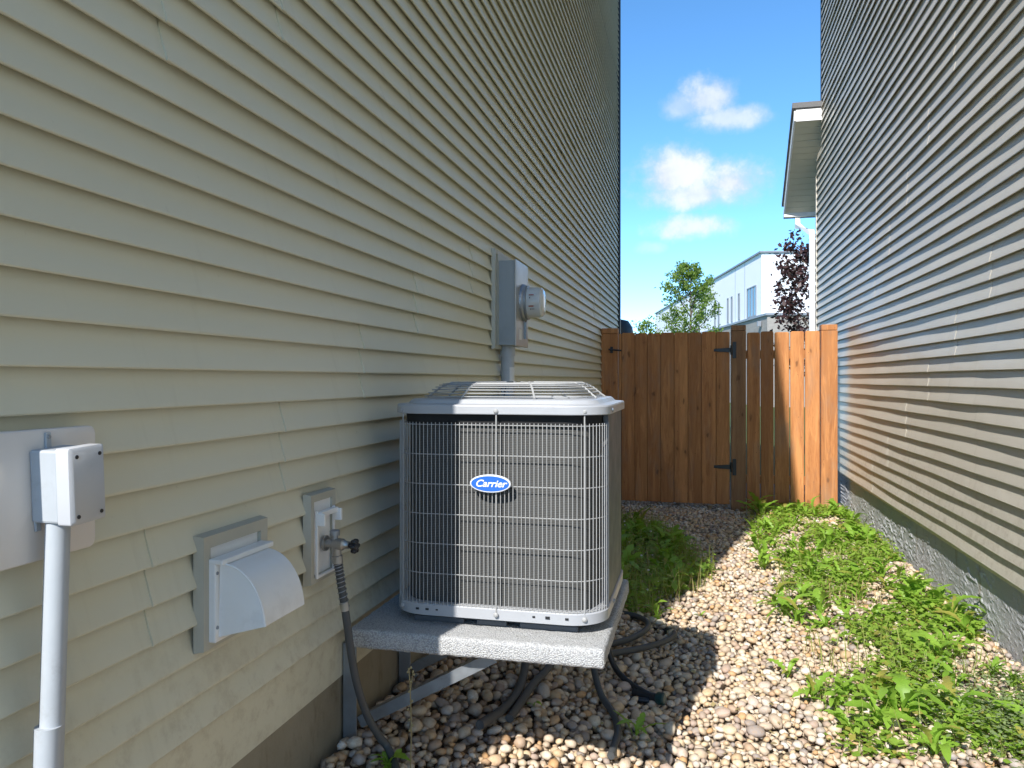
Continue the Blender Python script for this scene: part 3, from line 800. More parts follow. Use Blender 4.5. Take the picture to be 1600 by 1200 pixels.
# ------------------------------------------------------------------ wall fittings
def frame(parent, y0, y1, z0, z1, x, wid, dep, m, inner=True):
    b = MB(); x0 = x - dep
    yo = [(y0, z0), (y1, z0), (y1, z1), (y0, z1)]; yi = [(y0 + wid, z0 + wid), (y1 - wid, z0 + wid), (y1 - wid, z1 - wid), (y0 + wid, z1 - wid)]
    vs = [(x0, *p) for p in yo] + [(x, p[0] + (.004 if p[0] == y0 else -.004), p[1] + (.004 if p[1] == z0 else -.004)) for p in yo] + [(x - .002, *p) for p in yi] + [(x0, *p) for p in yi]
    fs = []
    for a in range(3):
        for i in range(4):
            j = (i + 1) % 4; fs.append((a * 4 + i, a * 4 + j, a * 4 + 4 + j, a * 4 + 4 + i))
    b.add(vs, fs); return b.build('frame', M[m], parent)
# dryer vent
dv = thing('dryer_vent', 'white plastic hooded dryer vent in a taupe frame low on the siding', 'vent', (XL, 1.55, .94))
frame(dv, 1.404, 1.657, .826, 1.073, -1.001, .030, .022, 'trim_l')
b = MB(); b.box(-1.030, -1.012, 1.43, 1.632, .85, 1.048); b.build('recess', M['white_plastic'], dv)
b = MB(); b.box(-1.012, -.987, 1.428, 1.630, .843, 1.016); pl_ = b.build('mounting_plate', M['white_plastic'], dv, bevel=.003)
b = MB(); b.box(-1.004, -.969, 1.427, 1.628, 1.008, 1.020); b.build('top_lip', M['white_plastic'], dv, bevel=.003)
for (y, z) in ((1.434, .99), (1.434, .875)):
    b = MB(); b.lathe((-.987, y, z), (1, 0, 0), [(0, .004), (.002, .0035)], 8); b.build('screw', M['steel'], pl_)
n = 16; y0, y1 = 1.440, 1.609
outer = [(-.985 + .106 * math.sin(R(84 * k / n)) ** .92, .868 + .140 * math.cos(R(84 * k / n))) for k in range(n + 1)]
vs = [(x, y0, z) for x, z in outer] + [(x, y1, z) for x, z in outer] + [(x - .003, y0 + .003, z - .003) for x, z in outer] + [(x - .003, y1 - .003, z - .003) for x, z in outer]
b = MB(); N = n + 1; fs = []
for i in range(n):
    fs.append((i, i + 1, N + i + 1, N + i)); fs.append((2 * N + i, 3 * N + i, 3 * N + i + 1, 2 * N + i + 1))
fs.append((n, 2 * N + n, 3 * N + n, N + n))
k0 = len(vs); vs += [(-.987, y0, .853), (-.987, y1, .853)]
for i in range(n): fs.append((k0, i + 1, i)); fs.append((k0 + 1, N + i, N + i + 1))
b.add(vs, fs); hood = b.build('hood', M['white_plastic'], dv, smooth=True)
b = MB(); b.tube([(x + .001, y0 + .001, z + .0005) for x, z in outer], .003, 6); b.build('hood_rib', M['white_plastic'], hood, smooth=True)

# tap and its block
tb = thing('tap_block', 'narrow white mounting block in a taupe frame behind the garden tap', 'mounting block', (XL, 1.97, .96))
frame(tb, 1.863, 2.014, .846, 1.093, -1.001, .024, .022, 'trim_l')
b = MB(); b.box(-1.030, -1.008, 1.885, 1.995, .86, 1.068); b.build('plate', M['white_plastic'], tb)
b = MB(); b.box(-1.0, -.993, 1.887, 1.894, .862, 1.045); b.box(-1.0, -.993, 1.986, 1.993, .862, 1.045); b.box(-1.0, -.993, 1.894, 1.986, .862, .870)
b.build('rim', M['white_plastic'], tb, bevel=.0015)
b = MB(); b.box(-.999, -.982, 1.891, 1.991, 1.028, 1.042); b.box(-.994, -.972, 1.887, 1.895, 1.005, 1.038); b.box(-.994, -.972, 1.985, 1.995, 1.005, 1.038); b.build('hood_lip', M['white_plastic'], tb, bevel=.002)
tp = thing('garden_tap', 'metal garden tap with a round black handle on the white block', 'tap', (-1.0, 1.943, .95))
b = MB(); b.lathe((-1.0, 1.943, .948), (1, 0, 0), [(0, .022), (.006, .021), (.008, .012), (.05, .011)], 16)
b.lathe((-.975, 1.943, .948), (1, 0, -.05), [(0, .012), (.008, .0165), (.03, .0165), (.036, .011), (.048, .010)], 14)
b.lathe((-.966, 1.943, .944), (.06, .05, -1), [(0, .0125), (.028, .0125), (.030, .015), (.046, .015)], 14); b.build('body', M['brass'], tp, smooth=True)
b = MB(); b.lathe((-.970, 1.943, .958), (0, 0, 1), [(0, .009), (.012, .009), (.013, .014), (.026, .014), (.028, .011)], 14); b.build('vacuum_breaker', M['steel'], tp, smooth=True)
b = MB(); b.lathe((-.930, 1.943, .945), (1, 0, -.05), [(0, .006), (.012, .007), (.013, .012), (.02, .013), (.026, .012), (.03, .006)], 12)
for k in range(6):
    a = R(60 * k); b.lathe((-.914, 1.943 + .0145 * math.cos(a), .944 + .0145 * math.sin(a)), (1, 0, -.05), [(-.004, .004), (0, .0065), (.008, .0065), (.011, .004)], 8)
b.build('handle', M['black'], tp, smooth=True)
hose_pts = [(-.964, 1.945, .905), (-.960, 1.948, .875), (-.955, 1.952, .83), (-.946, 1.955, .77), (-.938, 1.960, .70), (-.932, 1.972, .62), (-.927, 2.0, .53), (-.918, 2.04, .44), (-.90, 2.08, .365), (-.87, 2.09, .318), (-.80, 1.98, .285), (-.74, 1.7, .27), (-.72, 1.3, .25)]
gh = thing('garden_hose', 'dark grey garden hose hanging from the tap down past the pad', 'hose', (-.96, 1.97, .3))
hp = bez(hose_pts, 8)
b = MB(); b.tube(hp, .0112, 12); b.build('hose', M['hose'], gh, smooth=True)
b = MB(); sp = []
for i in range(8 * 26):
    s_ = i / (8 * 26); idx = s_ * 24; k = int(idx); p = hp[k].lerp(hp[k + 1], idx - k); d = (hp[k + 1] - hp[k]).normalized(); e = d.orthogonal().normalized(); f_ = d.cross(e)
    a = s_ * 2 * math.pi * (9 if s_ < .25 else 9); sp.append(p + (e * math.cos(a * 1.3) + f_ * math.sin(a * 1.3)) * .0128)
b.tube(sp, .0013, 5); b.build('spring_guard', M['steel'], gh, smooth=True)
b = MB(); b.tube([hp[0] + Vector((0, 0, .006)), hp[3]], .0148, 12); b.tube([hp[22], hp[25]], .0125, 12); b.build('hose_collar', M['brass'], gh, smooth=True)

# electric meter
em = thing('electric_meter', 'grey electric meter box with a round glass meter on the siding', 'electric meter', (XL, 4.0, 1.55))
frame(em, 3.785, 4.21, 1.555, 2.072, -1.000, .024, .02, 'trim_l')
b = MB(); b.box(-1.018, -1.0, 3.845, 4.175, 1.58, 2.06); b.build('backing', M['trim_l'], em)
b = MB(); b.box(-1.010, -.914, 3.862, 4.145, 1.578, 2.018); box = b.build('meter_box', M['box_grey'], em, bevel=.004)
b = MB(); b.box(-.9185, -.908, 3.857, 4.150, 1.574, 2.023); b.build('box_cover', M['meter_face'], em, bevel=.004)
b = MB()
for rr in (.018, .028, .036): b.tube([(-.968 + rr * math.cos(R(a)), 3.8615, 1.638 + rr * math.sin(R(a))) for a in range(0, 360, 15)], .0013, 4, closed=True)
b.build('knockout', M['box_grey'], box, smooth=True)
b = MB(); b.lathe((-.908, 4.03, 1.812), (1, 0, 0), [(0, .100), (.010, .099), (.018, .092), (.030, .092), (.032, .084)], 32); ringo = b.build('meter_ring', M['steel'], em, smooth=True)
b = MB(); b.lathe((-.877, 4.03, 1.812), (1, 0, 0), [(0, .083), (.055, .080), (.072, .078), (.080, .068), (.082, .03)], 32); gl = b.build('meter_glass', M['meter_glass'], em, smooth=True)
b = MB(); b.lathe((-.876, 4.03, 1.812), (1, 0, 0), [(0, .074), (.058, .072)], 28); b.build('meter_core', M['paper'], em, smooth=True)
def on_cyl(a0, a1, x0, x1, r):
    n = 6; vs = []
    for k in range(n + 1):
        a = R(a0 + (a1 - a0) * k / n)
        for x in (x0, x1): vs.append((x, 4.03 - r * math.cos(a), 1.812 + r * math.sin(a)))
    return vs, [(2 * k, 2 * k + 1, 2 * k + 3, 2 * k + 2) for k in range(n)]
for (a0, a1) in ((22, 26), (-20, -16)):
    b = MB(); b.add(*on_cyl(a0, a1, -.862, -.835, .0838)); b.build('label_print', M['red_print'], gl)
for (a0, a1, x0, x1) in ((10, 15, -.858, -.853), (-31, -27, -.855, -.850), (-30, -28, -.848, -.832)):
    b = MB(); b.add(*on_cyl(a0, a1, x0, x1, .0838)); b.build('label_print', M['black_print'], gl)
b = MB(); b.box(-.9075, -.9065, 3.93, 3.985, 1.61, 1.665); b.build('sticker', M['paper'], em)
b = MB(); b.box(-.9075, -.897, 4.05, 4.075, 1.62, 1.71); b.tube([(-.9, 4.06, 1.71), (-.895, 4.055, 1.735)], .006, 8); b.build('seal_hasp', M['steel'], em)
mc = thing('conduit', 'grey plastic conduit running down from the electric meter box', 'conduit', (-.978, 3.96, .3))
b = MB(); b.tube([(-.978, 3.962, .3), (-.978, 3.962, 1.54)], .036, 20); b.build('pipe', M['pvc_grey'], mc, smooth=True)
b = MB(); b.tube([(-.978, 3.962, 1.525), (-.978, 3.962, 1.578)], .041, 20); b.build('coupling', M['pvc_grey'], mc, smooth=True)
b = MB(); n = 6; vs = []
for k in range(n + 1):
    a = R(-60 + 90 * k / n)
    for z in (1.385, 1.465): vs.append((-.978 + .0365 * math.cos(a), 3.962 + .0365 * math.sin(a), z))
b.add(vs, [(2 * k, 2 * k + 1, 2 * k + 3, 2 * k + 2) for k in range(n)]); b.build('sticker', M['paper'], mc)

# small junction box with its plate and conduit, a little out of plumb
ROT = (Matrix.Rotation(R(2.6), 3, 'X'), Vector((-.96, .99, 1.24)))
wp = thing('wall_plate', 'pale rounded wall plate behind the white junction box', 'wall plate', (XL, 1.0, 1.22))
def rrect(y0, y1, z0, z1, r, n=6):
    pts = []
    for (cy_, cz_, a0) in ((y1 - r, z0 + r, -90), (y1 - r, z1 - r, 0), (y0 + r, z1 - r, 90), (y0 + r, z0 + r, 180)):
        for k in range(n + 1):
            a = R(a0 + 90 * k / n); pts.append((cy_ + r * math.cos(a), cz_ + r * math.sin(a)))
    return pts
def rr_plate(x0, x1, y0, y1, z0, z1, r):
    q = rrect(y0, y1, z0, z1, r); q2 = rrect(y0 + .002, y1 - .002, z0 + .002, z1 - .002, r)
    b = MB(); b.loops([[(x0, y, z) for y, z in q], [(x1 - .002, y, z) for y, z in q], [(x1, y, z) for y, z in q2]], (True, True)); return b
rr_plate(-1.012, -.997, .885, 1.108, 1.117, 1.322, .014).build('plate', M['cream_plate'], wp, smooth=True)
jb = thing('junction_box', 'small grey-white junction box with four cover screws on the pale plate', 'junction box', (-1.0, 1.0, 1.18))
b = MB(); b.box(-.997, -.945, .974, 1.040, 1.1795, 1.2925); b.build('body', M['pvc_grey'], jb, bevel=.004, rot=ROT)
q = rrect(.972, 1.043, 1.177, 1.2955, .004, 3); q2 = rrect(.977, 1.038, 1.182, 1.290, .003, 3)
b = MB(); b.loops([[(-.9455, y, z) for y, z in q], [(-.923, y, z) for y, z in q], [(-.9185, y, z) for y, z in q2]], (True, True)); cv = b.build('cover', M['cover_grey'], jb, smooth=True, rot=ROT)
for (y, z) in ((.984, 1.282), (1.030, 1.282), (.984, 1.190), (1.030, 1.190)):
    b = MB(); b.lathe((-.9185, y, z), (1, 0, 0), [(0, .0032), (.0012, .003)], 10); b.build('cover_screw', M['black'], cv, rot=ROT)
b = MB(); b.box(-.9965, -.992, 1.003, 1.013, 1.29, 1.316); b.box(-.9965, -.992, .978, .988, 1.165, 1.18); tb2 = b.build('mounting_tab', M['pvc_grey'], jb, bevel=.001, rot=ROT)
b = MB(); b.lathe((-.992, 1.008, 1.309), (1, 0, 0), [(0, .0035), (.002, .003)], 10); b.build('tab_screw', M['steel'], tb2, rot=ROT)
jc = thing('conduit', 'grey plastic conduit running down from the small white junction box', 'conduit', (-.965, 1.0, .25))
b = MB(); b.tube([(-.968, .962, .2), (-.968, .998, 1.178)], .0175, 18); b.build('pipe', M['pvc_grey'], jc, smooth=True)
b = MB(); b.tube([(-.968, .978, .80), (-.968, .980, .868)], .0195, 18); b.build('coupling', M['pvc_grey'], jc, smooth=True)

# ------------------------------------------------------------------ lines on the gravel
def line(name, label, cat, pts, r, m, part='line', group=None):
    t_ = thing(name, label, cat, pts[0], group); p = [(x, y, gz(x, y) + dz_) for x, y, dz_ in pts]
    b = MB(); b.tube(bez(p, 8), r, 10); b.build(part, M[m], t_, smooth=True); return t_, bez(p, 8)
line('loose_hose', 'grey hose loop on the pebbles behind the pad, the one nearer the grass', 'hose', [(-.52, 3.45, .05), (-.40, 3.62, .05), (-.31, 3.78, .05), (-.25, 3.98, .055), (-.262, 4.14, .05), (-.34, 4.25, .03), (-.45, 4.3, .0)], .0145, 'hose', 'hose')
line('loose_hose', 'grey hose curving over the pebbles nearer the sunlit side', 'hose', [(-.48, 3.4, .04), (-.36, 3.56, .045), (-.25, 3.70, .05), (-.16, 3.86, .055), (-.115, 4.03, .05), (-.13, 4.2, .02), (-.2, 4.3, -.01)], .0145, 'hose', 'hose')
rt, rp = line('refrigerant_line', 'foam-wrapped line forking from beneath the pad, the left one', 'pipe', [(-.66, 3.3, .30), (-.68, 3.1, .16), (-.66, 2.95, .07), (-.655, 2.8, .045), (-.67, 2.62, .05), (-.7, 2.45, .06)], .016, 'foam', 'insulation')
line('refrigerant_line', 'foam-wrapped line forking from beneath the pad, the curved right one', 'pipe', [(-.47, 3.4, .30), (-.53, 3.22, .16), (-.585, 3.03, .07), (-.615, 2.9, .05), (-.625, 2.76, .045), (-.635, 2.6, .045)], .015, 'foam', 'insulation')
line('cable', 'dark cable bending down off the pad towards the bottom edge', 'cable', [(-.46, 3.36, .33), (-.43, 3.2, .15), (-.375, 3.04, .06), (-.31, 2.92, .045), (-.28, 2.8, .04), (-.285, 2.62, .04)], .0135, 'hose', 'cable')
ct, cp = line('drip_hose', 'black hose with a teal end fitting lying on the pebbles by the pad', 'hose', [(-.42, 3.42, .24), (-.36, 3.36, .08), (-.30, 3.30, .045), (-.22, 3.24, .045), (-.17, 3.215, .048)], .013, 'hose_black', 'hose')
p = cp[-1]
b = MB(); b.tube([p - Vector((.09, -.03, 0)), p + Vector((.01, -.004, 0))], .018, 12); b.tube([p + Vector((-.12, -.02, -.008)), p + Vector((-.02, -.02, -.008))], .012, 10); b.build('coupling', M['black'], ct, smooth=True)
b = MB(); b.lathe(p + Vector((.008, -.003, 0)), (1, -.3, .05), [(0, .02), (.006, .025), (.03, .026), (.036, .02), (.037, .01)], 14); b.build('end_cap', M['teal'], ct, smooth=True)

# ------------------------------------------------------------------ weeds
def leaf_mesh(seed, lobes, L=1.0, W=.13, arch=.35, fold=.35, n=13):
    r_ = random.Random(seed); vs = []; fs = []
    for i in range(n + 1):
        t_ = i / n
        env = (math.sin(math.pi * min(t_ * .93 + .07, 1)) ** .8) * (t_ ** .55) * 1.2
        saw = (1 - lobes * (.0 if (i % 2) else .75)) if 1 < i < n - 1 else 1
        w_ = W * max(env * saw, .05 if t_ < .9 else 0.0) * (1 + r_.uniform(-.15, .15))
        y = L * t_; z = L * (arch * math.sin(t_ * math.pi * .8) - .55 * arch * t_ * t_)
        bend = .05 * math.sin(t_ * 3 + seed)
        back = -.035 * L * lobes if (i % 2) and 1 < i < n - 1 else 0
        vs += [(bend - w_, y + back, z + w_ * fold + r_.uniform(-.008, .008)), (bend, y, z), (bend + w_, y + back, z + w_ * fold + r_.uniform(-.008, .008))]
    for i in range(n):
        k = i * 3; fs += [(k, k + 1, k + 4, k + 3), (k + 1, k + 2, k + 5, k + 4)]
    me = bpy.data.meshes.new('leaf'); me.from_pydata(vs, [], fs); me.materials.append(M['dandelion'])
    for p_ in me.polygons: p_.use_smooth = True
    return me
leafs = [leaf_mesh(s_, lob, 1, W, ar, fo) for s_, (lob, W, ar, fo) in enumerate(((.75, .15, .3, .35), (.6, .17, .45, .3), (.8, .13, .2, .5), (.35, .15, .4, .4), (.5, .18, .15, .25), (.1, .14, .35, .35)))]
def dandelion(x, y, size, n, label, group=None, kinds=(0, 1, 2, 3, 4), lift=(8, 60)):
    z = gz(x, y) + .012
    t_ = thing('dandelion', label, 'dandelion', (x, y, z), group); a = random.uniform(0, 6.28)
    for k in range(n):
        a += 2.4 + random.uniform(-.4, .4); e = R(random.uniform(*lift)); s_ = size * random.uniform(.6, 1.12)
        o = place(leafs[random.choice(kinds)], 'leaf', t_, (random.uniform(-.008, .008), random.uniform(-.008, .008), 0), (e, random.uniform(-.35, .35), a), (s_ * random.uniform(.85, 1.2), s_, s_))
    return t_
dandelion(.41, 3.78, .13, 5, 'small lone dandelion on the bare pebbles left of the weed strip', lift=(25, 70))
dandelion(.80, 3.38, .22, 14, 'largest dandelion rosette, low on the pebbles at the bottom edge', kinds=(0, 1, 2), lift=(5, 45))
dandelion(1.27, 5.05, .20, 10, 'tall upright dandelion close to the rough grey foundation', lift=(30, 75))
dandelion(1.36, 4.45, .19, 11, 'broad-leaved dandelion touching the grey foundation at the right edge', kinds=(1, 3, 4), lift=(15, 60))
dandelion(.62, 8.1, .26, 12, 'dandelion clump at the foot of the fixed fence panel', lift=(25, 75))
def zone(x, y):
    if y > 7.3: return 'dandelions below the fence panel', 'dandelion growing in the sun at the foot of the cedar fence panel'
    if x > 1.15: return 'dandelions along the grey foundation', 'dandelion growing close along the rough grey foundation'
    if x < .72: return 'dandelions at the pebble path edge', 'dandelion at the ragged edge between bare pebble path and weed strip'
    if y < 4.2: return 'dandelions in the near weed strip', 'large-leaved dandelion in the nearest middle part of the sunny weed strip'
    return 'dandelions in the middle of the weed strip', 'dandelion in the middle of the sunny weed strip, past the nearest clumps'
spots = []; tries = 0
rs = random.Random(21)
while len(spots) < 84 and tries < 4000:
    tries += 1; x = rs.uniform(.46, 1.42); y = rs.uniform(3.05, 8.2)
    if mnoise.noise(Vector((x * 2.2, y * 1.3, 2.7))) < -.2: continue
    if all((x - a) ** 2 + (y - c) ** 2 > .115 ** 2 for a, c in spots): spots.append((x, y))
for (x, y) in spots: dandelion(x, y, rs.uniform(.11, .205), rs.randint(7, 13), zone(x, y)[1], zone(x, y)[0])
GL = 'dandelions in the shaded grass patch'; LL = 'dandelion in the shaded grass patch behind the air conditioner'
spl = []
while len(spl) < 24:
    y = rs.uniform(4.5, 7.1); x = rs.uniform(-.85, .08 - .30 * abs(y - 5.6))
    if all((x - a) ** 2 + (y - c) ** 2 > .13 ** 2 for a, c in spl): spl.append((x, y))
for (x, y) in spl: dandelion(x, y, rs.uniform(.16, .28), rs.randint(8, 12), LL, GL, lift=(15, 70))
dandelion(-.21, 4.32, .17, 7, 'dandelion between the two grey hose loops', kinds=(3, 4, 5))
dandelion(-.86, 2.06, .10, 9, 'small plant at the foot of the garden hose', kinds=(3, 4, 5), lift=(10, 50))
dandelion(-.22, 2.86, .12, 5, 'small dandelion among pebbles at the bottom edge beside the cable', kinds=(3, 4), lift=(10, 60))
dandelion(-.59, 2.80, .07, 3, 'pale seedling on the pebbles between the foam-wrapped lines', kinds=(5, 4), lift=(10, 40))
dandelion(.02, 4.55, .05, 4, 'tiny seedling alone on the sunlit pebble path', kinds=(5,), lift=(20, 60))

# ground cover: small leaves on short stems; one mass
def cover(name, label, pts, mname, cat='ground cover', flower=False):
    V, F = [], []; k = 0
    for (x, y, h, s_) in pts:
        z = gz(x, y) + .015 + h; a = rs.uniform(0, 6.28); tl = rs.uniform(-.7, .9)
        u = np.array((math.cos(a), math.sin(a), math.sin(tl) * .6)); w_ = np.array((-math.sin(a), math.cos(a), rs.uniform(-.35, .35)))
        c_ = np.array((x, y, z)); wd = rs.uniform(.28, .5)
        V += [c_ - u * s_ * .5, c_ - u * s_ * .1 + w_ * s_ * wd, c_ + u * s_ * .5 + np.array((0, 0, -.15 * s_)), c_ - u * s_ * .1 - w_ * s_ * wd]
        F.append((k, k + 1, k + 2, k + 3)); k += 4
    me = fast_mesh(name, np.array(V), np.array(F), M[mname], False)
    o = place(me, name, None, (0, 0, 0)); tag(o, label, cat, kind='stuff'); return o
pts = []
while len(pts) < 19000:
    y = 3.0 + 5.5 * rs.random() ** 1.0; x = rs.uniform(.45, 1.47)
    d = mnoise.noise(Vector((x * 2.6, y * 1.6, 8.8))) + .5 * mnoise.noise(Vector((x * 7, y * 6, 1.1)))
    edge = sstep(.42, .72, x + .10 * mnoise.noise(Vector((y * 2, 0, 3))))
    near_r = sstep(1.05, 1.25, x) * sstep(4.0, 3.4, y)
    if rs.random() < edge * sstep(-.2, .22, d + near_r * .5 + .25 * sstep(6.4, 7.6, y)):
        pts.append((x, y, rs.random() ** 2 * .085, rs.uniform(.016, .044)))
cover('ground_cover', 'small-leaved green weeds filling the sunny strip beside the foundation', pts, 'cover')
pts = []
while len(pts) < 5500:
    y = rs.uniform(4.3, 7.3); x = rs.uniform(-1.0, .14 - .34 * abs(y - 5.6))
    if mnoise.noise(Vector((x * 3, y * 2.4, 5.5))) > -.3: pts.append((x, y, rs.random() ** 1.6 * .15, rs.uniform(.022, .055)))
cover('clover', 'dark green clover in the shaded patch behind the air conditioner', pts, 'cover', 'clover')
M['grey_green'] = leaf_mat('grey_green_leaf', (.16, .22, .09), (.27, .33, .15), True, .25)
pts = []
while len(pts) < 2600:
    x, y = rs.gauss(1.22, .16), rs.gauss(3.35, .22)
    if .85 < x < 1.46 and 2.75 < y < 3.9: pts.append((x, y, rs.random() ** 1.3 * .13, rs.uniform(.010, .022)))
cover('feathery_weed', 'feathery grey-green weeds low in the bottom right corner', pts, 'grey_green')
pts = []
while len(pts) < 330:
    x, y = rs.uniform(-.6, 1.4), rs.uniform(2.7, 8.2)
    pts.append((x, y, rs.uniform(.0, .014) + .01, rs.uniform(.012, .034)))
cover('dead_leaves', 'small dry leaf scraps lying over the pebbles', pts, 'dry', 'leaf litter')
def grass(name, label, pts, m='grass', cat='grass'):
    V, F = [], []; k = 0
    for (x, y, h) in pts:
        z = gz(x, y); a = rs.uniform(0, 6.28); ln = rs.uniform(.1, .8) * h; wd = rs.uniform(.0016, .0036); c_, s_ = math.cos(a), math.sin(a)
        for i, (q, zz) in enumerate(((0, 0), (.18, .5), (.55, .87), (1, 1 - .25 * ln / h))):
            wq = wd * (1 - q * .9)
            V += [(x + c_ * ln * q - s_ * wq, y + s_ * ln * q + c_ * wq, z + h * zz), (x + c_ * ln * q + s_ * wq, y + s_ * ln * q - c_ * wq, z + h * zz)]
        for i in range(3): F.append((k + 2 * i, k + 2 * i + 1, k + 2 * i + 3, k + 2 * i + 2))
        k += 8
    me = fast_mesh(name, np.array(V), np.array(F), M[m], True); o = place(me, name, None, (0, 0, 0)); tag(o, label, cat, kind='stuff')
pts = []
while len(pts) < 1500:
    y = rs.uniform(4.3, 7.3); x = rs.uniform(-1.0, .16 - .34 * abs(y - 5.6))
    if mnoise.noise(Vector((x * 3, y * 2, 1.5))) > -.35: pts.append((x, y, rs.uniform(.08, .26)))
grass('grass', 'long grass in the shaded patch behind the air conditioner', pts)
pts = []
while len(pts) < 700:
    y = rs.uniform(3.0, 8.3); x = rs.uniform(.5, 1.47)
    if mnoise.noise(Vector((x * 2.5, y * 2, 6.5))) > .12: pts.append((x, y, rs.uniform(.05, .17)))
grass('grass', 'thin grass blades scattered through the sunny weed strip', pts)
pts = [(rs.uniform(-.9, .05), rs.uniform(4.6, 6.2), rs.uniform(.12, .24)) for _ in range(160)] + [(rs.uniform(.7, 1.1), rs.uniform(4.9, 5.5), rs.uniform(.06, .14)) for _ in range(130)]
grass('dry_grass', 'straw-coloured dead grass stems among the green weeds', pts, 'dry')
b = MB()
for _ in range(34):
    x, y = rs.uniform(-.8, -.1), rs.uniform(4.5, 6.9); z = gz(x, y) + rs.uniform(.1, .2); b.lathe((x, y, z), (0, 0, 1), [(0, .003), (.004, .008), (.009, .006)], 6)
tag(b.build('clover_flowers', M['flower'], smooth=True, kind='stuff'), 'tiny white clover flowers in the shaded patch', 'flowers')
# dried stalk in front of the bracket
SX, SY = -.803, 2.08; z0 = gz(SX, SY)
ds = thing('dry_weed', 'thin dried weed stalk standing in front of the pad bracket', 'weed', (SX, SY, z0))
b = MB(); b.tube(bez([(SX, SY, z0), (SX + .004, SY, z0 + .14), (SX + .001, SY, z0 + .26), (SX - .003, SY, z0 + .325)], 5), .0018, 5)
b.tube([(SX + .001, SY, z0 + .26), (SX + .009, SY, z0 + .318)], .0013, 5); b.build('stem', M['dry'], ds)
b = MB()
for (x, z) in ((-.003, .327), (-.007, .318), (.003, .331), (.009, .32), (.012, .312), (-.003, .262), (.006, .235), (-.003, .18), (.007, .165), (-.001, .15), (.004, .29), (-.006, .21)):
    b.lathe((SX + x, SY, z0 + z), (.3, 0, 1), [(-.004, .001), (0, .0042), (.005, .001)], 5)
b.build('seed_heads', M['dry'], ds)

# ------------------------------------------------------------------ trees
def tree(name, label, base, height, spread, nleaf, leaf, lm, crown0, seed, trunk_r=.05, gaps=.25, lean=(0, 0)):
    r_ = random.Random(seed); t_ = thing(name, label, 'tree', base); B = Vector(base)
    b = MB(); tp_ = [B + Vector((lean[0] * q + .03 * math.sin(q * 6 + seed), lean[1] * q, height * .93 * q)) for q in (0, .2, .4, .6, .8, 1)]
    b.tube(tp_, [trunk_r * (1 - .85 * q) for q in (0, .2, .4, .6, .8, 1)], 8); b.build('trunk', M['bark'], t_, smooth=True)
    lb = MB(); twigs = []
    for k in range(38):
        q = crown0 + (1 - crown0) * (k / 38) ** .9; idx = q * 5; i = min(int(idx), 4); p0 = tp_[i].lerp(tp_[i + 1], idx - i)
        a = k * 2.4 + r_.uniform(-.4, .4); rr = spread * math.sin(math.pi * (.12 + .62 * (1 - (q - crown0) / (1 - crown0)))) ** .8 * r_.uniform(.6, 1.1) * (1 if q < .93 else .5)
        e = r_.uniform(.5, 1.1); d = Vector((math.cos(a), math.sin(a), e)).normalized()
        p1 = p0 + d * rr * .55; p2 = p0 + d * rr + Vector((0, 0, .08 * rr))
        lb.tube([p0, p1, p2], [trunk_r * .3, trunk_r * .2, .004], 5); twigs.append((p0, p1, p2))
        for s2 in range(4):
            c0 = p1.lerp(p2, r_.random()) if s2 else p1; c1 = c0 + (d + Vector((r_.gauss(0, .7), r_.gauss(0, .7), r_.gauss(.2, .5)))).normalized() * rr * r_.uniform(.25, .5)
            lb.tube([c0, c1], [trunk_r * .12, .003], 4); twigs.append((c0, c0.lerp(c1, .5), c1))
    lb.build('limbs', M['bark'], t_, smooth=True)
    V, F = [], []; k = 0
    for _ in range(nleaf):
        tw = r_.choice(twigs); q = r_.random() ** .7; p_ = tw[0].lerp(tw[1], q * 2) if q < .5 else tw[1].lerp(tw[2], q * 2 - 1)
        if q < .25: continue
        p_ = p_ + Vector((r_.gauss(0, leaf * .7), r_.gauss(0, leaf * .7), r_.gauss(0, leaf * .7)))
        n_ = Vector((r_.gauss(0, 1), r_.gauss(0, 1), r_.gauss(.5, .8))).normalized(); u = n_.orthogonal().normalized(); u = Matrix.Rotation(r_.uniform(0, 6.28), 3, n_) @ u; w_ = n_.cross(u)
        s_ = leaf * r_.uniform(.6, 1.2)
        V += [p_ - u * s_ * .5, p_ + w_ * s_ * .3 + n_ * s_ * .06, p_ + u * s_ * .55, p_ - w_ * s_ * .3 + n_ * s_ * .06]; F.append((k, k + 1, k + 2, k + 3)); k += 4
    o = place(fast_mesh('crown', np.array([v[:] for v in V]) - np.array(base), np.array(F), M[lm], False), 'crown', t_, (0, 0, 0)); o['kind'] = 'stuff'
    return t_
tree('tree', 'airy young green tree beyond the gate, in front of the white building', (-.18, 20.5, -.15), 4.75, 1.15, 8500, .075, 'tree_leaf', .36, 3, .05)
tree('tree', 'small leafy green sapling top at the left of the taller green tree', (-1.33, 21.5, -.15), 3.35, .55, 1200, .085, 'tree_leaf', .5, 5, .03)
tree('tree', 'dark purple-leaved tree beside the white downspout', (2.16, 15.0, -.15), 4.25, .95, 5600, .10, 'purple_leaf', .36, 8, .04)

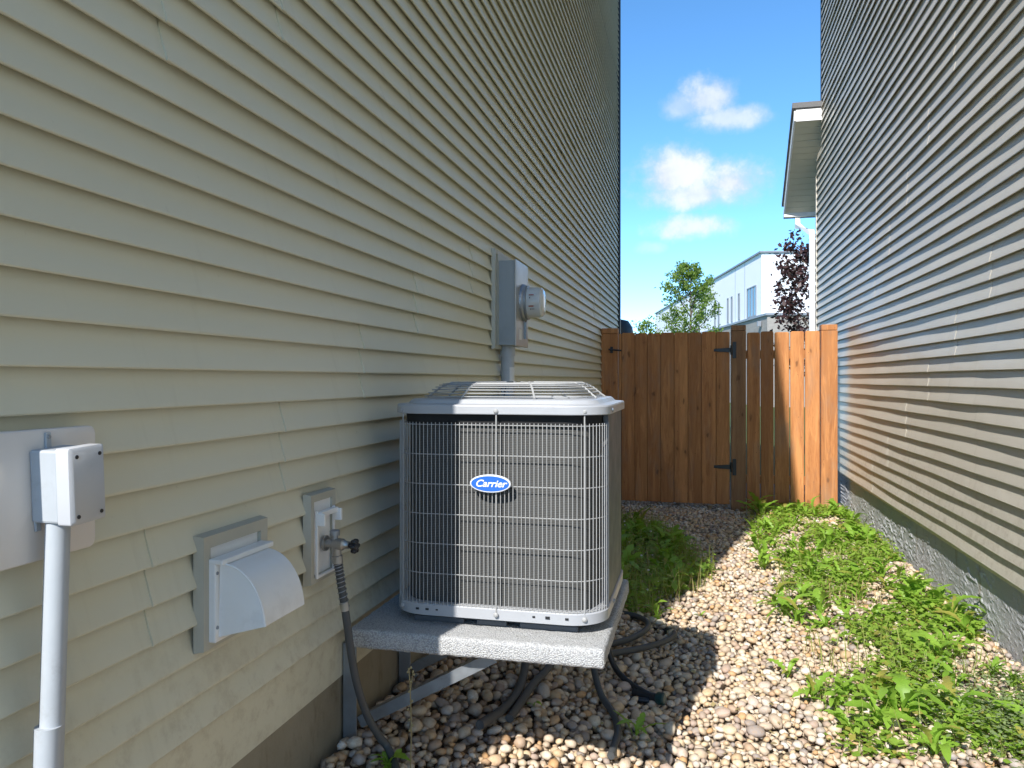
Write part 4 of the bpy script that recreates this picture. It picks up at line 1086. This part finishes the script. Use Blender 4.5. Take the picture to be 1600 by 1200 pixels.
# ------------------------------------------------------------------ white building beyond
wb = thing('building', 'large white flat-roofed building with slim windows beyond the fence', 'building', (3.68, 47.17, 0))
C = Vector((3.682, 47.173, 0)); dA = Vector((-.196, .981, 0)).normalized(); nA = Vector((-dA.y, dA.x, 0)); nA = -nA if nA.x > 0 else nA; dB = -nA
def quadbox(o0, u, lu, n_, ln, z0, z1):
    P = [o0, o0 + u * lu, o0 + u * lu + n_ * ln, o0 + n_ * ln]
    return [(p_.x, p_.y, z) for z in (z0, z1) for p_ in P], [(0, 3, 2, 1), (4, 5, 6, 7), (0, 1, 5, 4), (1, 2, 6, 5), (2, 3, 7, 6), (3, 0, 4, 7)]
b = MB(); b.add(*quadbox(C, dA, 42, dB, 30, 5.0, 8.82)); b.build('wall', M['stucco'], wb)
b = MB(); b.add(*quadbox(C - dA * .12 + nA * .12, dA, 42.3, dB, 30.4, 8.825, 8.93)); b.build('roof_cap', M['cap'], wb)
b = MB(); b.add(*quadbox(C - dA * 2.0 + nA * .25, dA, 46, dB, 28, -.2, 4.99)); b.build('stone_wall', M['stone_clad'], wb)
b = MB(); b.add(*quadbox(C - dA * 2.1 + nA * .35, dA, 46.2, dB, 28.2, 4.995, 5.12)); b.build('ledge', M['cap'], wb)
for tj in (3.69, 6.12, 15.5, 22, 29):
    b = MB(); b.add(*quadbox(C + dA * tj + nA * .004, dA, .07, dB, .01, 5.15, 8.8)); b.build('panel_joint', M['cap'], wb)
for k in range(14):
    b = MB(); b.add(*quadbox(C - dA * .02 + dB * (.7 + k * .6), dB, .3, dA, .05, 8.74, 8.82)); b.build('roof_vent', M['cap'], wb)
def window(t0, t1, z0, z1, muls):
    f = MB(); w_ = .07
    for (a, c, e, g) in ((t0, t1, z1 - w_, z1), (t0, t1, z0, z0 + w_), (t0, t0 + w_, z0 + w_, z1 - w_), (t1 - w_, t1, z0 + w_, z1 - w_)):
        f.add(*quadbox(C + dA * a + nA * .05, dA, c - a, dB, .06, e, g))
    for q in muls: f.add(*quadbox(C + dA * (t0 + (t1 - t0) * q - .03) + nA * .045, dA, .06, dB, .05, z0 + w_, z1 - w_))
    fo = f.build('window', M['cap'], wb)
    g_ = MB(); g_.add(*quadbox(C + dA * (t0 + w_) + nA * .015, dA, t1 - t0 - 2 * w_, dB, .01, z0 + w_, z1 - w_)); g_.build('pane', M['glass'], fo)
window(1.05, 3.1, 5.22, 7.08, (.33, .66))
for t0 in (4.85, 6.75, 7.85, 10.6, 11.8, 17.5, 18.7, 24, 25.2, 31, 38.5, 39.8): window(t0, t0 + .42, 5.3, 7.02, ())
b = MB(); b.add(*quadbox(C - dA * 1.0 + nA * .30, dA, .2, nA, .2, 4.45, 4.75)); b.build('wall_lamp', M['cap'], wb)
